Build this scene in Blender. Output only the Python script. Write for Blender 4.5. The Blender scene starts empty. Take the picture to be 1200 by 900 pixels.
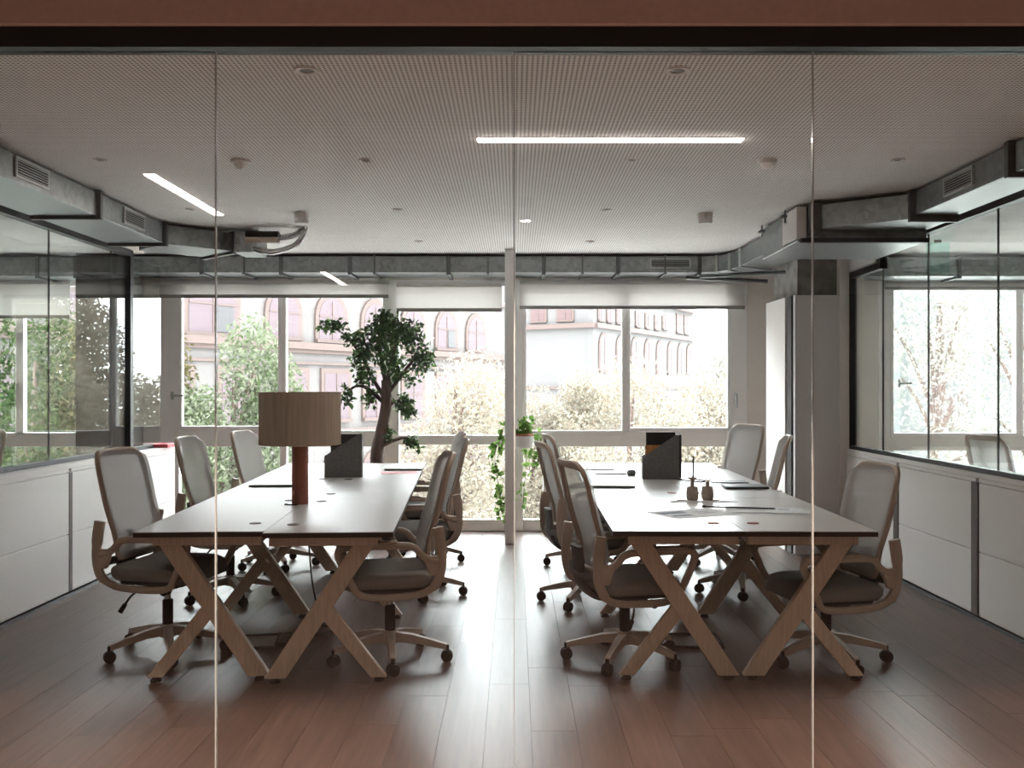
import bpy, bmesh, math, random
import numpy as np
from mathutils import Vector, Matrix, Euler

S = bpy.context.scene
COL = S.collection
PI = math.pi

# ------------------------------------------------------------------ camera
cd = bpy.data.cameras.new('camera'); cam = bpy.data.objects.new('camera', cd); COL.objects.link(cam)
cam.location = (0, 0, 1.43); cam.rotation_euler = (PI/2, 0, 0)
cd.sensor_width = 36; cd.lens = 36*1130/1200
cd.shift_x = -3/1200; cd.shift_y = 4/1200
cd.clip_start = 0.05; cd.clip_end = 500
S.camera = cam
# ------------------------------------------------------------------ sky (bright overcast)
W = bpy.data.worlds.new('overcast_sky'); S.world = W; W.use_nodes = True
bg = W.node_tree.nodes['Background']
bg.inputs[0].default_value = (0.93, 0.97, 1.0, 1); bg.inputs[1].default_value = 14.0
# ------------------------------------------------------------------ exposure
S.view_settings.view_transform = 'Standard'; S.view_settings.look = 'None'
S.view_settings.exposure = 0.6; S.view_settings.gamma = 1.0
S.view_settings.use_curve_mapping = False
S.cycles.transparent_max_bounces = 24
S.cycles.max_bounces = 10; S.cycles.diffuse_bounces = 6
S.cycles.sample_clamp_indirect = 6.0

# ================================================================== materials
def hexc(h):
    h = h.lstrip('#'); out = []
    for i in (0, 2, 4):
        c = int(h[i:i+2], 16)/255
        out.append(c/12.92 if c <= .04045 else ((c+.055)/1.055)**2.4)
    return (*out, 1)
def scl(c, k): return (c[0]*k, c[1]*k, c[2]*k, 1)

def mat(name, col, rough=.5, metal=0., var=.12, scale=14., stretch=(1, 1, 1), bump=0., spec=.5, coords='Object', rnd=0., detail=3.):
    """principled + object-space noise mottling (+ optional bump, per-object tone shift)"""
    m = bpy.data.materials.new(name); m.use_nodes = True
    nt = m.node_tree; N = nt.nodes; L = nt.links; b = N['Principled BSDF']
    if isinstance(col, str): col = hexc(col)
    b.inputs['Roughness'].default_value = rough; b.inputs['Metallic'].default_value = metal
    b.inputs['Specular IOR Level'].default_value = spec
    tc = N.new('ShaderNodeTexCoord'); mp = N.new('ShaderNodeMapping'); mp.inputs['Scale'].default_value = stretch
    nz = N.new('ShaderNodeTexNoise'); nz.inputs['Scale'].default_value = scale; nz.inputs['Detail'].default_value = detail
    L.new(tc.outputs[coords], mp.inputs[0]); L.new(mp.outputs[0], nz.inputs[0])
    rp = N.new('ShaderNodeValToRGB')
    rp.color_ramp.elements[0].position = .3; rp.color_ramp.elements[1].position = .7
    rp.color_ramp.elements[0].color = scl(col, 1-var); rp.color_ramp.elements[1].color = scl(col, 1+var)
    L.new(nz.outputs[0], rp.inputs[0]); out = rp.outputs[0]
    if rnd:
        oi = N.new('ShaderNodeObjectInfo'); mr = N.new('ShaderNodeMapRange')
        mr.inputs[3].default_value = 1-rnd; mr.inputs[4].default_value = 1+rnd
        L.new(oi.outputs['Random'], mr.inputs[0])
        hv = N.new('ShaderNodeHueSaturation'); L.new(mr.outputs[0], hv.inputs['Value']); L.new(out, hv.inputs['Color']); out = hv.outputs[0]
        # offset the grain per piece
        cm = N.new('ShaderNodeVectorMath'); cm.operation = 'SCALE'; cm.inputs[0].default_value = (37, 11, 23)
        L.new(oi.outputs['Random'], cm.inputs['Scale']); L.new(cm.outputs[0], mp.inputs['Location'])
    L.new(out, b.inputs['Base Color'])
    if bump:
        bp = N.new('ShaderNodeBump'); bp.inputs['Strength'].default_value = bump; bp.inputs['Distance'].default_value = .01
        L.new(nz.outputs[0], bp.inputs['Height']); L.new(bp.outputs[0], b.inputs['Normal'])
    return m

def emis(name, col, strength):
    m = bpy.data.materials.new(name); m.use_nodes = True; N = m.node_tree.nodes; L = m.node_tree.links
    N.remove(N['Principled BSDF']); e = N.new('ShaderNodeEmission')
    e.inputs[0].default_value = col; e.inputs[1].default_value = strength
    L.new(e.outputs[0], N['Material Output'].inputs[0]); return m

def glass(name, tint, r0=.04):
    """thin clear sheet: transparent + mirror weighted by Schlick's Fresnel"""
    m = bpy.data.materials.new(name); m.use_nodes = True; N = m.node_tree.nodes; L = m.node_tree.links
    N.remove(N['Principled BSDF'])
    lw = N.new('ShaderNodeLayerWeight'); lw.inputs[0].default_value = .5
    p = N.new('ShaderNodeMath'); p.operation = 'POWER'; p.inputs[1].default_value = 5
    a = N.new('ShaderNodeMath'); a.operation = 'MULTIPLY_ADD'; a.inputs[1].default_value = 1-r0; a.inputs[2].default_value = r0
    L.new(lw.outputs['Facing'], p.inputs[0]); L.new(p.outputs[0], a.inputs[0])
    t = N.new('ShaderNodeBsdfTransparent'); t.inputs[0].default_value = tint
    g = N.new('ShaderNodeBsdfGlossy'); g.inputs['Roughness'].default_value = .0
    mx = N.new('ShaderNodeMixShader'); L.new(a.outputs[0], mx.inputs[0]); L.new(t.outputs[0], mx.inputs[1]); L.new(g.outputs[0], mx.inputs[2])
    L.new(mx.outputs[0], N['Material Output'].inputs[0]); return m

def cloth(name, col, trans=0., through=0., scale=300., var=.1, rough=.9):
    """diffuse weave with translucency and (for open meshes) see-through share"""
    m = bpy.data.materials.new(name); m.use_nodes = True; N = m.node_tree.nodes; L = m.node_tree.links
    N.remove(N['Principled BSDF'])
    if isinstance(col, str): col = hexc(col)
    tc = N.new('ShaderNodeTexCoord'); nz = N.new('ShaderNodeTexNoise'); nz.inputs['Scale'].default_value = scale
    L.new(tc.outputs['Object'], nz.inputs[0])
    rp = N.new('ShaderNodeValToRGB'); rp.color_ramp.elements[0].color = scl(col, 1-var); rp.color_ramp.elements[1].color = scl(col, 1+var)
    rp.color_ramp.elements[0].position = .3; rp.color_ramp.elements[1].position = .7
    L.new(nz.outputs[0], rp.inputs[0])
    d = N.new('ShaderNodeBsdfDiffuse'); t = N.new('ShaderNodeBsdfTranslucent')
    L.new(rp.outputs[0], d.inputs[0]); L.new(rp.outputs[0], t.inputs[0])
    mx = N.new('ShaderNodeMixShader'); mx.inputs[0].default_value = trans
    L.new(d.outputs[0], mx.inputs[1]); L.new(t.outputs[0], mx.inputs[2]); o = mx.outputs[0]
    if through:
        tr = N.new('ShaderNodeBsdfTransparent'); m2 = N.new('ShaderNodeMixShader'); m2.inputs[0].default_value = through
        L.new(o, m2.inputs[1]); L.new(tr.outputs[0], m2.inputs[2]); o = m2.outputs[0]
    L.new(o, N['Material Output'].inputs[0]); return m

def perforated(name, col, pitch, dia):
    m = mat(name, col, rough=.85, var=.03, scale=3)
    N = m.node_tree.nodes; L = m.node_tree.links; b = N['Principled BSDF']
    base = b.inputs['Base Color'].links[0].from_socket
    tc = N.new('ShaderNodeTexCoord'); sp = N.new('ShaderNodeSeparateXYZ'); L.new(tc.outputs['Object'], sp.inputs[0])
    sq = []
    for ax in ('X', 'Y'):
        d = N.new('ShaderNodeMath'); d.operation = 'DIVIDE'; d.inputs[1].default_value = pitch; L.new(sp.outputs[ax], d.inputs[0])
        f = N.new('ShaderNodeMath'); f.operation = 'FRACT'; L.new(d.outputs[0], f.inputs[0])
        s = N.new('ShaderNodeMath'); s.operation = 'SUBTRACT'; s.inputs[1].default_value = .5; L.new(f.outputs[0], s.inputs[0])
        q = N.new('ShaderNodeMath'); q.operation = 'MULTIPLY'; L.new(s.outputs[0], q.inputs[0]); L.new(s.outputs[0], q.inputs[1]); sq.append(q)
    ad = N.new('ShaderNodeMath'); ad.operation = 'ADD'; L.new(sq[0].outputs[0], ad.inputs[0]); L.new(sq[1].outputs[0], ad.inputs[1])
    lt = N.new('ShaderNodeMath'); lt.operation = 'LESS_THAN'; lt.inputs[1].default_value = (dia/2/pitch)**2; L.new(ad.outputs[0], lt.inputs[0])
    mx = N.new('ShaderNodeMix'); mx.data_type = 'RGBA'; L.new(lt.outputs[0], mx.inputs[0]); L.new(base, mx.inputs[6]); mx.inputs[7].default_value = (.06, .052, .048, 1)
    L.new(mx.outputs[2], b.inputs['Base Color']); return m

def galvanised(name):
    m = bpy.data.materials.new(name); m.use_nodes = True; N = m.node_tree.nodes; L = m.node_tree.links; b = N['Principled BSDF']
    b.inputs['Metallic'].default_value = .85; b.inputs['Roughness'].default_value = .38
    tc = N.new('ShaderNodeTexCoord'); v = N.new('ShaderNodeTexVoronoi'); v.inputs['Scale'].default_value = 26
    L.new(tc.outputs['Object'], v.inputs['Vector'])
    bw = N.new('ShaderNodeRGBToBW'); L.new(v.outputs['Color'], bw.inputs[0])
    rp = N.new('ShaderNodeValToRGB'); rp.color_ramp.elements[0].color = (.17, .18, .178, 1); rp.color_ramp.elements[1].color = (.32, .335, .33, 1)
    L.new(bw.outputs[0], rp.inputs[0]); L.new(rp.outputs[0], b.inputs['Base Color'])
    mr = N.new('ShaderNodeMapRange'); mr.inputs[3].default_value = .3; mr.inputs[4].default_value = .5
    L.new(bw.outputs[0], mr.inputs[0]); L.new(mr.outputs[0], b.inputs['Roughness']); return m

M = {}
M['plank'] = mat('brown_oak_plank', (.084, .051, .041, 1), rough=.36, var=.24, scale=5, stretch=(9, .55, 9), rnd=.14, bump=.05, detail=6, spec=.5)
M['subfloor'] = mat('dark_joint', (.035, .022, .016, 1), rough=.9)
M['floor_plain'] = mat('brown_floor', (.095, .060, .048, 1), rough=.35, var=.2, scale=4, stretch=(6, .5, 6))
M['ceil'] = perforated('perforated_ceiling_board', (.82, .79, .765, 1), .02, .0105)
M['ceil_plain'] = mat('plain_ceiling', (.6, .58, .56, 1), rough=.9, var=.03)
M['header'] = mat('brown_header_paint', (.68, .49, .43, 1), rough=.8, var=.04, scale=40)
M['wall'] = mat('off_white_wall', (.74, .69, .65, 1), rough=.85, var=.03, scale=5)
M['darkwall'] = mat('corridor_wall', (.12, .09, .08, 1), rough=.85, var=.05)
M['panelgrey'] = mat('grey_column_board', (.66, .615, .61, 1), rough=.7, var=.04, scale=60)
M['concrete'] = mat('rough_concrete', (.22, .205, .19, 1), rough=.95, var=.35, scale=9, bump=.8, detail=8)
M['darkconcrete'] = mat('dark_concrete', (.075, .07, .065, 1), rough=.95, var=.4, scale=8, bump=.6, detail=8)
M['frame'] = mat('white_window_frame', (.86, .835, .82, 1), rough=.4, var=.02)
M['black'] = mat('black_frame', (.012, .012, .014, 1), rough=.45, var=.1)
M['rubber'] = mat('black_plastic', (.009, .009, .010, 1), rough=.6, var=.1, spec=.12)
M['cabinet'] = mat('white_cabinet_board', (.78, .745, .72, 1), rough=.6, var=.03, scale=90)
M['strip'] = mat('brown_recess_strip', (.10, .075, .062, 1), rough=.55, var=.1)
M['glass_front'] = glass('front_glass', (.985, .992, .988, 1))
M['glass_side'] = glass('partition_glass', (.945, .972, .958, 1), .055)
M['glass_win'] = glass('window_glass', (.97, .985, .98, 1))
M['seal'] = mat('clear_silicone_seal', (.42, .40, .38, 1), rough=.25, var=.03)
M['duct'] = galvanised('galvanised_steel')
M['flange'] = mat('dark_steel_flange', (.10, .105, .105, 1), rough=.45, metal=.6, var=.15)
M['grille_dark'] = mat('grille_void', (.008, .008, .008, 1), rough=.9)
M['grille'] = mat('grille_metal', (.42, .43, .42, 1), rough=.45, metal=.6, var=.05)
M['led'] = emis('led_strip_light', (1, .90, .84, 1), 32.0)
M['led_soft'] = emis('led_strip_light_dimmed', (1, .90, .84, 1), 9.0)
M['bulb'] = emis('spot_bulb', (1, .86, .74, 1), 120.0)
M['white_pl'] = mat('white_plastic', (.66, .63, .6, 1), rough=.5, var=.03)
M['blind'] = cloth('roller_blind_fabric', (.76, .74, .725, 1), trans=.55, scale=500, var=.03)
M['blindbar'] = mat('blind_bar', (.30, .285, .27, 1), rough=.6, var=.03)
M['top'] = mat('grey_white_laminate', (.62, .595, .58, 1), rough=.3, var=.02, scale=40)
M['edge'] = mat('dark_ply_edge', (.055, .030, .022, 1), rough=.55, var=.2, scale=30, stretch=(1, 1, 20))
M['birch'] = mat('pale_birch', (.56, .43, .325, 1), rough=.5, var=.12, scale=9, stretch=(10, 10, 1.2), rnd=.06)
M['beige'] = mat('beige_plastic', (.47, .375, .305, 1), rough=.5, var=.04, scale=30)
M['mesh'] = cloth('chair_mesh', (.50, .48, .465, 1), trans=.42, through=.15, scale=700, var=.2)
M['seatcloth'] = cloth('seat_cloth', (.25, .235, .225, 1), scale=420, var=.25)
M['shell'] = mat('grey_plastic', (.11, .10, .095, 1), rough=.6, var=.05)
M['chrome'] = mat('steel_tube', (.5, .5, .5, 1), rough=.25, metal=1, var=.03)
M['shade'] = cloth('linen_lampshade', (.50, .40, .32, 1), trans=.25, scale=120, var=.12)
for _n in list(M['shade'].node_tree.nodes):
    if _n.type == 'TEX_NOISE':
        _m = M['shade'].node_tree.nodes.new('ShaderNodeMapping'); _m.inputs['Scale'].default_value = (.5, .5, .02)
        _l = _n.inputs[0].links[0].from_socket; M['shade'].node_tree.links.new(_l, _m.inputs[0]); M['shade'].node_tree.links.new(_m.outputs[0], _n.inputs[0])
M['terracotta'] = mat('terracotta', (.31, .105, .065, 1), rough=.65, var=.12, scale=25, bump=.1)
M['felt'] = mat('dark_grey_felt', (.14, .135, .13, 1), rough=.95, var=.3, scale=150)
M['ochre'] = mat('ochre_cover', (.50, .22, .07, 1), rough=.5, var=.2, scale=30)
M['darkcover'] = mat('black_cover', (.02, .018, .017, 1), rough=.45, var=.4, scale=30)
M['laptop'] = mat('grey_aluminium', (.55, .54, .53, 1), rough=.35, metal=.7, var=.02)
M['laptop_edge'] = mat('dark_laptop_edge', (.05, .047, .045, 1), rough=.5, var=.05)
M['paper'] = mat('white_paper', (.68, .68, .69, 1), rough=.85, var=.03, scale=60)
M['print'] = mat('blue_grey_print', (.24, .27, .34, 1), rough=.85, var=.3, scale=60)
M['pink'] = mat('pink_paper', (.62, .30, .33, 1), rough=.8, var=.05)
M['red'] = mat('red_cover', (.45, .05, .07, 1), rough=.5, var=.1)
M['stone'] = mat('speckled_ceramic', (.36, .30, .245, 1), rough=.75, var=.25, scale=160)
M['bark'] = mat('bark', (.075, .047, .038, 1), rough=.9, var=.4, scale=22, stretch=(1, 1, .25), bump=.6)
M['soil'] = mat('soil', (.05, .035, .025, 1), rough=1, var=.3)
M['teal'] = glass('teal_reflection', (.78, .95, .91, 1))  # tint of a reflected green sign, put into a see-through panel
M['street'] = mat('pale_pavement', (.70, .68, .66, 1), rough=.9, var=.08, scale=.6)
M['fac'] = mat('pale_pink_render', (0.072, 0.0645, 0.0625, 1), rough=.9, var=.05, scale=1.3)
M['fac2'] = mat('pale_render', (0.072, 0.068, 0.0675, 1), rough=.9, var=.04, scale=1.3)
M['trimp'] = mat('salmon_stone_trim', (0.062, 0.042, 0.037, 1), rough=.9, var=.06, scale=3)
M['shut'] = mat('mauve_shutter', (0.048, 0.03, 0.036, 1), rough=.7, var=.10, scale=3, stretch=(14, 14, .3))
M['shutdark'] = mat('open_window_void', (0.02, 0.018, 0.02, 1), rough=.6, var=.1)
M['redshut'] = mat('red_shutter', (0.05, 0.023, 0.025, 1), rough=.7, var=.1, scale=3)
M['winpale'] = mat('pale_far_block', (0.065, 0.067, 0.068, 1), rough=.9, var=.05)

def leafmat(name, c1, c2, trans=.45, gloss=.0):
    m = bpy.data.materials.new(name); m.use_nodes = True; N = m.node_tree.nodes; L = m.node_tree.links
    N.remove(N['Principled BSDF'])
    g = N.new('ShaderNodeNewGeometry'); rp = N.new('ShaderNodeValToRGB')
    rp.color_ramp.elements[0].color = (*c1, 1); rp.color_ramp.elements[1].color = (*c2, 1)
    L.new(g.outputs['Random Per Island'], rp.inputs[0])
    d = N.new('ShaderNodeBsdfDiffuse'); t = N.new('ShaderNodeBsdfTranslucent')
    L.new(rp.outputs[0], d.inputs[0]); L.new(rp.outputs[0], t.inputs[0])
    mx = N.new('ShaderNodeMixShader'); mx.inputs[0].default_value = trans; L.new(d.outputs[0], mx.inputs[1]); L.new(t.outputs[0], mx.inputs[2]); o = mx.outputs[0]
    if gloss:
        gl = N.new('ShaderNodeBsdfGlossy'); gl.inputs['Roughness'].default_value = .35
        m2 = N.new('ShaderNodeMixShader'); m2.inputs[0].default_value = gloss; L.new(o, m2.inputs[1]); L.new(gl.outputs[0], m2.inputs[2]); o = m2.outputs[0]
    L.new(o, N['Material Output'].inputs[0]); return m
M['leaf_green'] = leafmat('street_tree_green', (0.045, 0.062, 0.028), (0.155, 0.165, 0.12))
M['leaf_pale'] = leafmat('street_tree_pale', (0.165, 0.13, 0.098), (0.265, 0.25, 0.205))
M['leaf_dark'] = leafmat('street_tree_dark', (0.01, 0.022, 0.009), (0.05, 0.065, 0.028))
M['leaf_olive'] = leafmat('street_tree_olive', (0.035, 0.03, 0.014), (0.1, 0.088, 0.045))
M['leaf_white'] = leafmat('street_tree_bleached', (0.16, 0.15, 0.125), (0.3, 0.295, 0.27))
M['ficus'] = leafmat('ficus_leaf', (.018, .045, .014), (.07, .13, .035), .35, .06)
M['vine'] = leafmat('vine_leaf', (.06, .13, .025), (.17, .26, .075), .5)

# ================================================================== mesh helpers
class MB:
    def __init__(s): s.v = []; s.f = []; s.mi = []; s.cur = 0
    def add(s, vs, fs):
        o = len(s.v); s.v += [tuple(p) for p in vs]
        for f in fs: s.f.append([o+i for i in f]); s.mi.append(s.cur)
        return s
    def box(s, x0, x1, y0, y1, z0, z1, T=None):
        vs = [Vector((x, y, z)) for z in (z0, z1) for y in (y0, y1) for x in (x0, x1)]
        if T is not None: vs = [T @ p for p in vs]
        return s.add(vs, [(0, 2, 3, 1), (4, 5, 7, 6), (0, 1, 5, 4), (2, 6, 7, 3), (0, 4, 6, 2), (1, 3, 7, 5)])
    def prism(s, poly, f0, f1):
        """poly: list of 2-D points; f0/f1 map (a,b) to 3-D for the two ends"""
        n = len(poly); vs = [f0(*p) for p in poly] + [f1(*p) for p in poly]
        fs = [tuple(range(n))[::-1], tuple(range(n, 2*n))] + [(i, (i+1) % n, n+(i+1) % n, n+i) for i in range(n)]
        return s.add(vs, fs)
    def loft(s, rings, cap=True, closed=False):
        n = len(rings[0]); vs = [p for r in rings for p in r]; fs = []
        m = len(rings)
        for k in range(m if closed else m-1):
            a, b = k*n, ((k+1) % m)*n
            for i in range(n): j = (i+1) % n; fs.append((a+i, a+j, b+j, b+i))
        if cap and not closed: fs += [tuple(range(n))[::-1], tuple(range((m-1)*n, m*n))]
        return s.add(vs, fs)
    def tube(s, pts, r, n=8, closed=False):
        pts = [Vector(p) for p in pts]; rs = r if isinstance(r, (list, tuple)) else [r]*len(pts)
        m = len(pts); rings = []; ref = None
        for i, p in enumerate(pts):
            a = pts[i-1] if (i or closed) else p; b = pts[(i+1) % m] if (i < m-1 or closed) else p
            t = (b-a).normalized()
            if ref is None:
                ref = Vector((0, 0, 1)) if abs(t.z) < .9 else Vector((1, 0, 0))
            u = (ref - t*ref.dot(t)).normalized(); w = t.cross(u); ref = u
            rings.append([p + (u*math.cos(2*PI*k/n)+w*math.sin(2*PI*k/n))*rs[i] for k in range(n)])
        return s.loft(rings, closed=closed)
    def sweep(s, pts, nrm, a, b, closed=False, n=8):
        """rounded section: a along in-plane, b along the given normals"""
        pts = [Vector(p) for p in pts]; m = len(pts); rings = []
        for i, p in enumerate(pts):
            q0 = pts[i-1] if (i or closed) else p; q1 = pts[(i+1) % m] if (i < m-1 or closed) else p
            t = (q1-q0).normalized(); N_ = Vector(nrm[i] if isinstance(nrm, list) else nrm); B = t.cross(N_).normalized(); N2 = B.cross(t)
            ai = a[i] if isinstance(a, list) else a
            ring = []
            for k in range(n):
                c, d = math.cos(2*PI*(k+.5)/n), math.sin(2*PI*(k+.5)/n)
                c = math.copysign(abs(c)**.55, c); d = math.copysign(abs(d)**.55, d)
                ring.append(p + B*(c*ai/2) + N2*(d*b/2))
            rings.append(ring)
        return s.loft(rings, closed=closed)
    def lathe(s, prof, c=(0, 0, 0), n=24, T=None):
        c = Vector(c); rings = []
        for r, z in prof:
            ring = [Vector((max(r, 1e-4)*math.cos(2*PI*k/n), max(r, 1e-4)*math.sin(2*PI*k/n), z)) for k in range(n)]
            rings.append([(T @ p if T is not None else p) + c for p in ring])
        return s.loft(rings)
    def build(s, name, m, parent=None, smooth=False, bevel=0., loc=None):
        me = bpy.data.meshes.new(name); me.from_pydata(s.v, [], s.f)
        ms = m if isinstance(m, (list, tuple)) else [m]
        for x in ms: me.materials.append(M[x] if isinstance(x, str) else x)
        if len(ms) > 1: me.polygons.foreach_set('material_index', s.mi)
        bm = bmesh.new(); bm.from_mesh(me)
        bmesh.ops.recalc_face_normals(bm, faces=bm.faces)
        if bevel: bmesh.ops.bevel(bm, geom=bm.edges[:], offset=bevel, segments=1, affect='EDGES', clamp_overlap=True)
        bm.to_mesh(me); bm.free()
        if smooth:
            me.shade_smooth(); me.set_sharp_from_angle(angle=math.radians(smooth if smooth > 1 else 40))
        o = bpy.data.objects.new(name, me); COL.objects.link(o)
        if parent: o.parent = parent
        if loc: o.location = loc
        return o

def rename(o, n): o.name = n; return o
def empty(name, label, cat, loc=(0, 0, 0), rz=0., group=None):
    o = bpy.data.objects.new(name, None); COL.objects.link(o); o.location = loc; o.rotation_euler = (0, 0, rz)
    o.empty_display_size = .1
    return tag(o, label, cat, group)
def tag(o, label, cat, group=None):
    o['label'] = label; o['category'] = cat
    if group: o['group'] = group
    return o
def struct(o): o['kind'] = 'structure'; return o
def stuff(o): o['kind'] = 'stuff'; return o
def bx(name, m, x0, x1, y0, y1, z0, z1, parent=None, bevel=0.):
    return MB().box(x0, x1, y0, y1, z0, z1).build(name, m, parent, bevel=bevel)
def catmull(P, k=4, closed=False):
    P = [Vector(p) for p in P]; n = len(P); out = []
    for i in range(n if closed else n-1):
        p0 = P[i-1] if (i or closed) else P[0]; p1 = P[i]; p2 = P[(i+1) % n]; p3 = P[(i+2) % n] if (i+2 < n or closed) else P[-1]
        for j in range(k):
            t = j/k
            out.append(.5*((2*p1)+(p2-p0)*t+(2*p0-5*p1+4*p2-p3)*t*t+(3*p1-p0-3*p2+p3)*t**3))
    if not closed: out.append(P[-1])
    return out
def dup_tree(o, parent=None):
    c = o.copy(); COL.objects.link(c)
    if parent: c.parent = parent
    for ch in list(o.children): dup_tree(ch, c)
    return c
def leaf_mesh(name, m, P, size, seed, parent, droop=.3, width=.45):
    """P: (n,3) leaf base points; each leaf is a folded six-point blade"""
    rg = np.random.default_rng(seed); n = len(P)
    d = rg.normal(size=(n, 3)); d[:, 2] -= droop; d /= np.linalg.norm(d, axis=1)[:, None]
    u = rg.normal(size=(n, 3)); u -= d*(u*d).sum(1)[:, None]; u /= np.linalg.norm(u, axis=1)[:, None]
    nn = np.cross(d, u); L = (size*rg.uniform(.65, 1.25, n))[:, None]; Wd = L*width*.5
    V = np.stack([P, P+d*L*.4+u*Wd+nn*L*.05, P+d*L, P+d*L*.4-u*Wd+nn*L*.05], 1).reshape(-1, 3)
    me = bpy.data.meshes.new(name); me.vertices.add(4*n); me.vertices.foreach_set('co', V.astype(np.float32).ravel())
    me.loops.add(6*n); me.polygons.add(2*n)
    b = (np.arange(n)*4)[:, None]
    me.loops.foreach_set('vertex_index', (b + np.array([[0, 1, 2, 0, 2, 3]])).astype(np.int32).ravel())
    me.polygons.foreach_set('loop_start', (np.arange(2*n)*3).astype(np.int32))
    me.update(calc_edges=True); me.validate(); me.materials.append(M[m])
    o = bpy.data.objects.new(name, me); COL.objects.link(o); o.parent = parent
    return stuff(o)

# ================================================================== room shell
H = 2.69            # ceiling height
GY = 3.0            # front glass plane
WY = 9.60           # inner face of the window wall
XL, XR = -3.05, 2.84
# floor: oak planks as separate pieces over a dark base
floor = struct(bx('floor', 'subfloor', -3.16, 2.92, 2.9, 9.72, -.10, -.012))
rng = random.Random(4)
PW = .19
lens = (2.2, 1.8, 1.3, .9)
pm = {}
x = -3.16; i = 0
while x < 2.9:
    w = min(PW, 2.9-x)
    y = 2.92 - rng.uniform(0, 1.6)
    while y < WY+.08:
        Ln = rng.choice(lens)
        y0, y1 = max(y, 2.92), min(y+Ln, WY+.10)
        if y1-y0 > .12:
            key = (round(w, 3), round(y1-y0, 3))
            if key in pm:
                o = bpy.data.objects.new('plank', pm[key]); COL.objects.link(o); o.parent = floor
            else:
                o = MB().box(0, w-.0016, 0, y1-y0-.0016, -.012, 0).build('plank', 'plank', floor); pm[key] = o.data
            o.location = (x, y0, 0)
        y += Ln
    x += PW
struct(bx('floor_left', 'floor_plain', -7.0, -3.16, 2.9, 9.72, -.10, 0))
struct(bx('floor_right', 'floor_plain', 2.92, 7.0, 2.9, 9.72, -.10, 0))
struct(bx('floor_corridor', 'floor_plain', -7.0, 7.0, -7.2, 2.9, -.10, 0))
# ceiling
struct(bx('ceiling', 'ceil', -3.05, 2.86, GY+.04, 9.09, H, H+.03))
struct(bx('ceiling_edge', 'ceil_plain', -3.2, 2.95, 9.09, 9.62, H+.02, H+.05))
struct(bx('ceiling_left', 'ceil_plain', -7.0, -3.20, GY, 9.7, H, H+.03))
struct(bx('ceiling_right', 'ceil_plain', 2.95, 7.0, GY, 9.7, H, H+.03))
struct(bx('ceiling_slab', 'darkconcrete', -7.2, 7.2, -7.3, 9.9, H+.08, H+.28))
struct(bx('ceiling_corridor', 'ceil_plain', -7.0, 7.0, -7.2, 2.93, H+.02, H+.05))
# outer walls
struct(bx('wall_far_left', 'wall', -7.12, -7.0, -7.2, 9.75, -.1, H+.1))
struct(bx('wall_far_right', 'wall', 7.0, 7.12, -7.2, 9.75, -.1, H+.1))
struct(bx('wall_corridor', 'darkwall', -7.0, 7.0, -7.3, -7.2, -.1, H+.1))
struct(bx('wall_front_left', 'wall', -7.0, -3.24, 2.94, 3.06, 0, H+.02))
struct(bx('wall_front_right', 'wall', 3.0, 7.0, 2.94, 3.06, 0, H+.02))
# brown header over the glass front
struct(bx('wall_header', 'header', -3.24, 3.0, 2.93, 3.03, 2.537, H+.08))
# front glass wall
gw = struct(bx('wall_front', 'black', -3.24, 3.0, 2.955, 3.03, 2.474, 2.535))
bx('bottom_rail', 'black', -3.24, 3.0, 2.97, 3.03, 0, .03, gw)
xs = [-3.2, -1.857, -.929, -.001, .927, 1.855, 2.96]
for a, b in zip(xs[:-1], xs[1:]):
    bx('glass_pane', 'glass_front', a+.002, b-.002, 2.994, 3.006, .03, 2.474, gw)
for a in xs[1:-1]:
    bx('silicone_seal', 'seal', a-.0014, a+.0014, 2.993, 3.007, .03, 2.474, gw)

# ---- window wall
def back_wall(x0, x1, nm, z0=0., z1=H+.05, m='wall'):
    return struct(bx(nm, m, x0, x1, WY, WY+.22, z0, z1))
back_wall(-7.0, -6.75, 'wall_back')
back_wall(-3.95, -3.54, 'wall_back')
back_wall(2.315, 3.62, 'wall_back')
back_wall(6.75, 7.0, 'wall_back')
for a, b in ((-6.75, -3.95), (-3.54, 2.315), (3.62, 6.75)):
    back_wall(a, b, 'wall_back', 2.50)

FY0, FY1 = WY+.0, WY+.075
def window(nm, frames, panes, handles=()):
    o = MB()
    for (a, b, z0, z1) in frames[0]: o.box(a, b, FY0, FY1, z0, z1)
    w = struct(o.build(nm, 'frame', bevel=.004))
    for (a, b, z0, z1) in frames[1]:
        t = .045; f = MB()
        f.box(a, a+t*.7, FY0-.012, FY0+.05, z0, z1).box(b-t*.7, b, FY0-.012, FY0+.05, z0, z1)
        f.box(a, b, FY0-.011, FY0+.05, z0, z0+t).box(a, b, FY0-.011, FY0+.05, z1-t, z1)
        f.build('sash', 'frame', w, bevel=.003)
    for (a, b, z0, z1) in panes:
        bx('pane', 'glass_win', a, b, FY0+.03, FY0+.036, z0, z1, w)
    for (hx, hz, horiz) in handles:
        h = MB().box(hx-.012, hx+.012, FY0-.03, FY0-.01, hz-.04, hz+.04)
        if horiz: h.box(hx-.01, hx+.12, FY0-.05, FY0-.03, hz-.01, hz+.01)
        else: h.box(hx-.01, hx+.01, FY0-.05, FY0-.03, hz-.10, hz+.02)
        h.build('handle', 'grille', w, bevel=.003)
    return w
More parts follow.
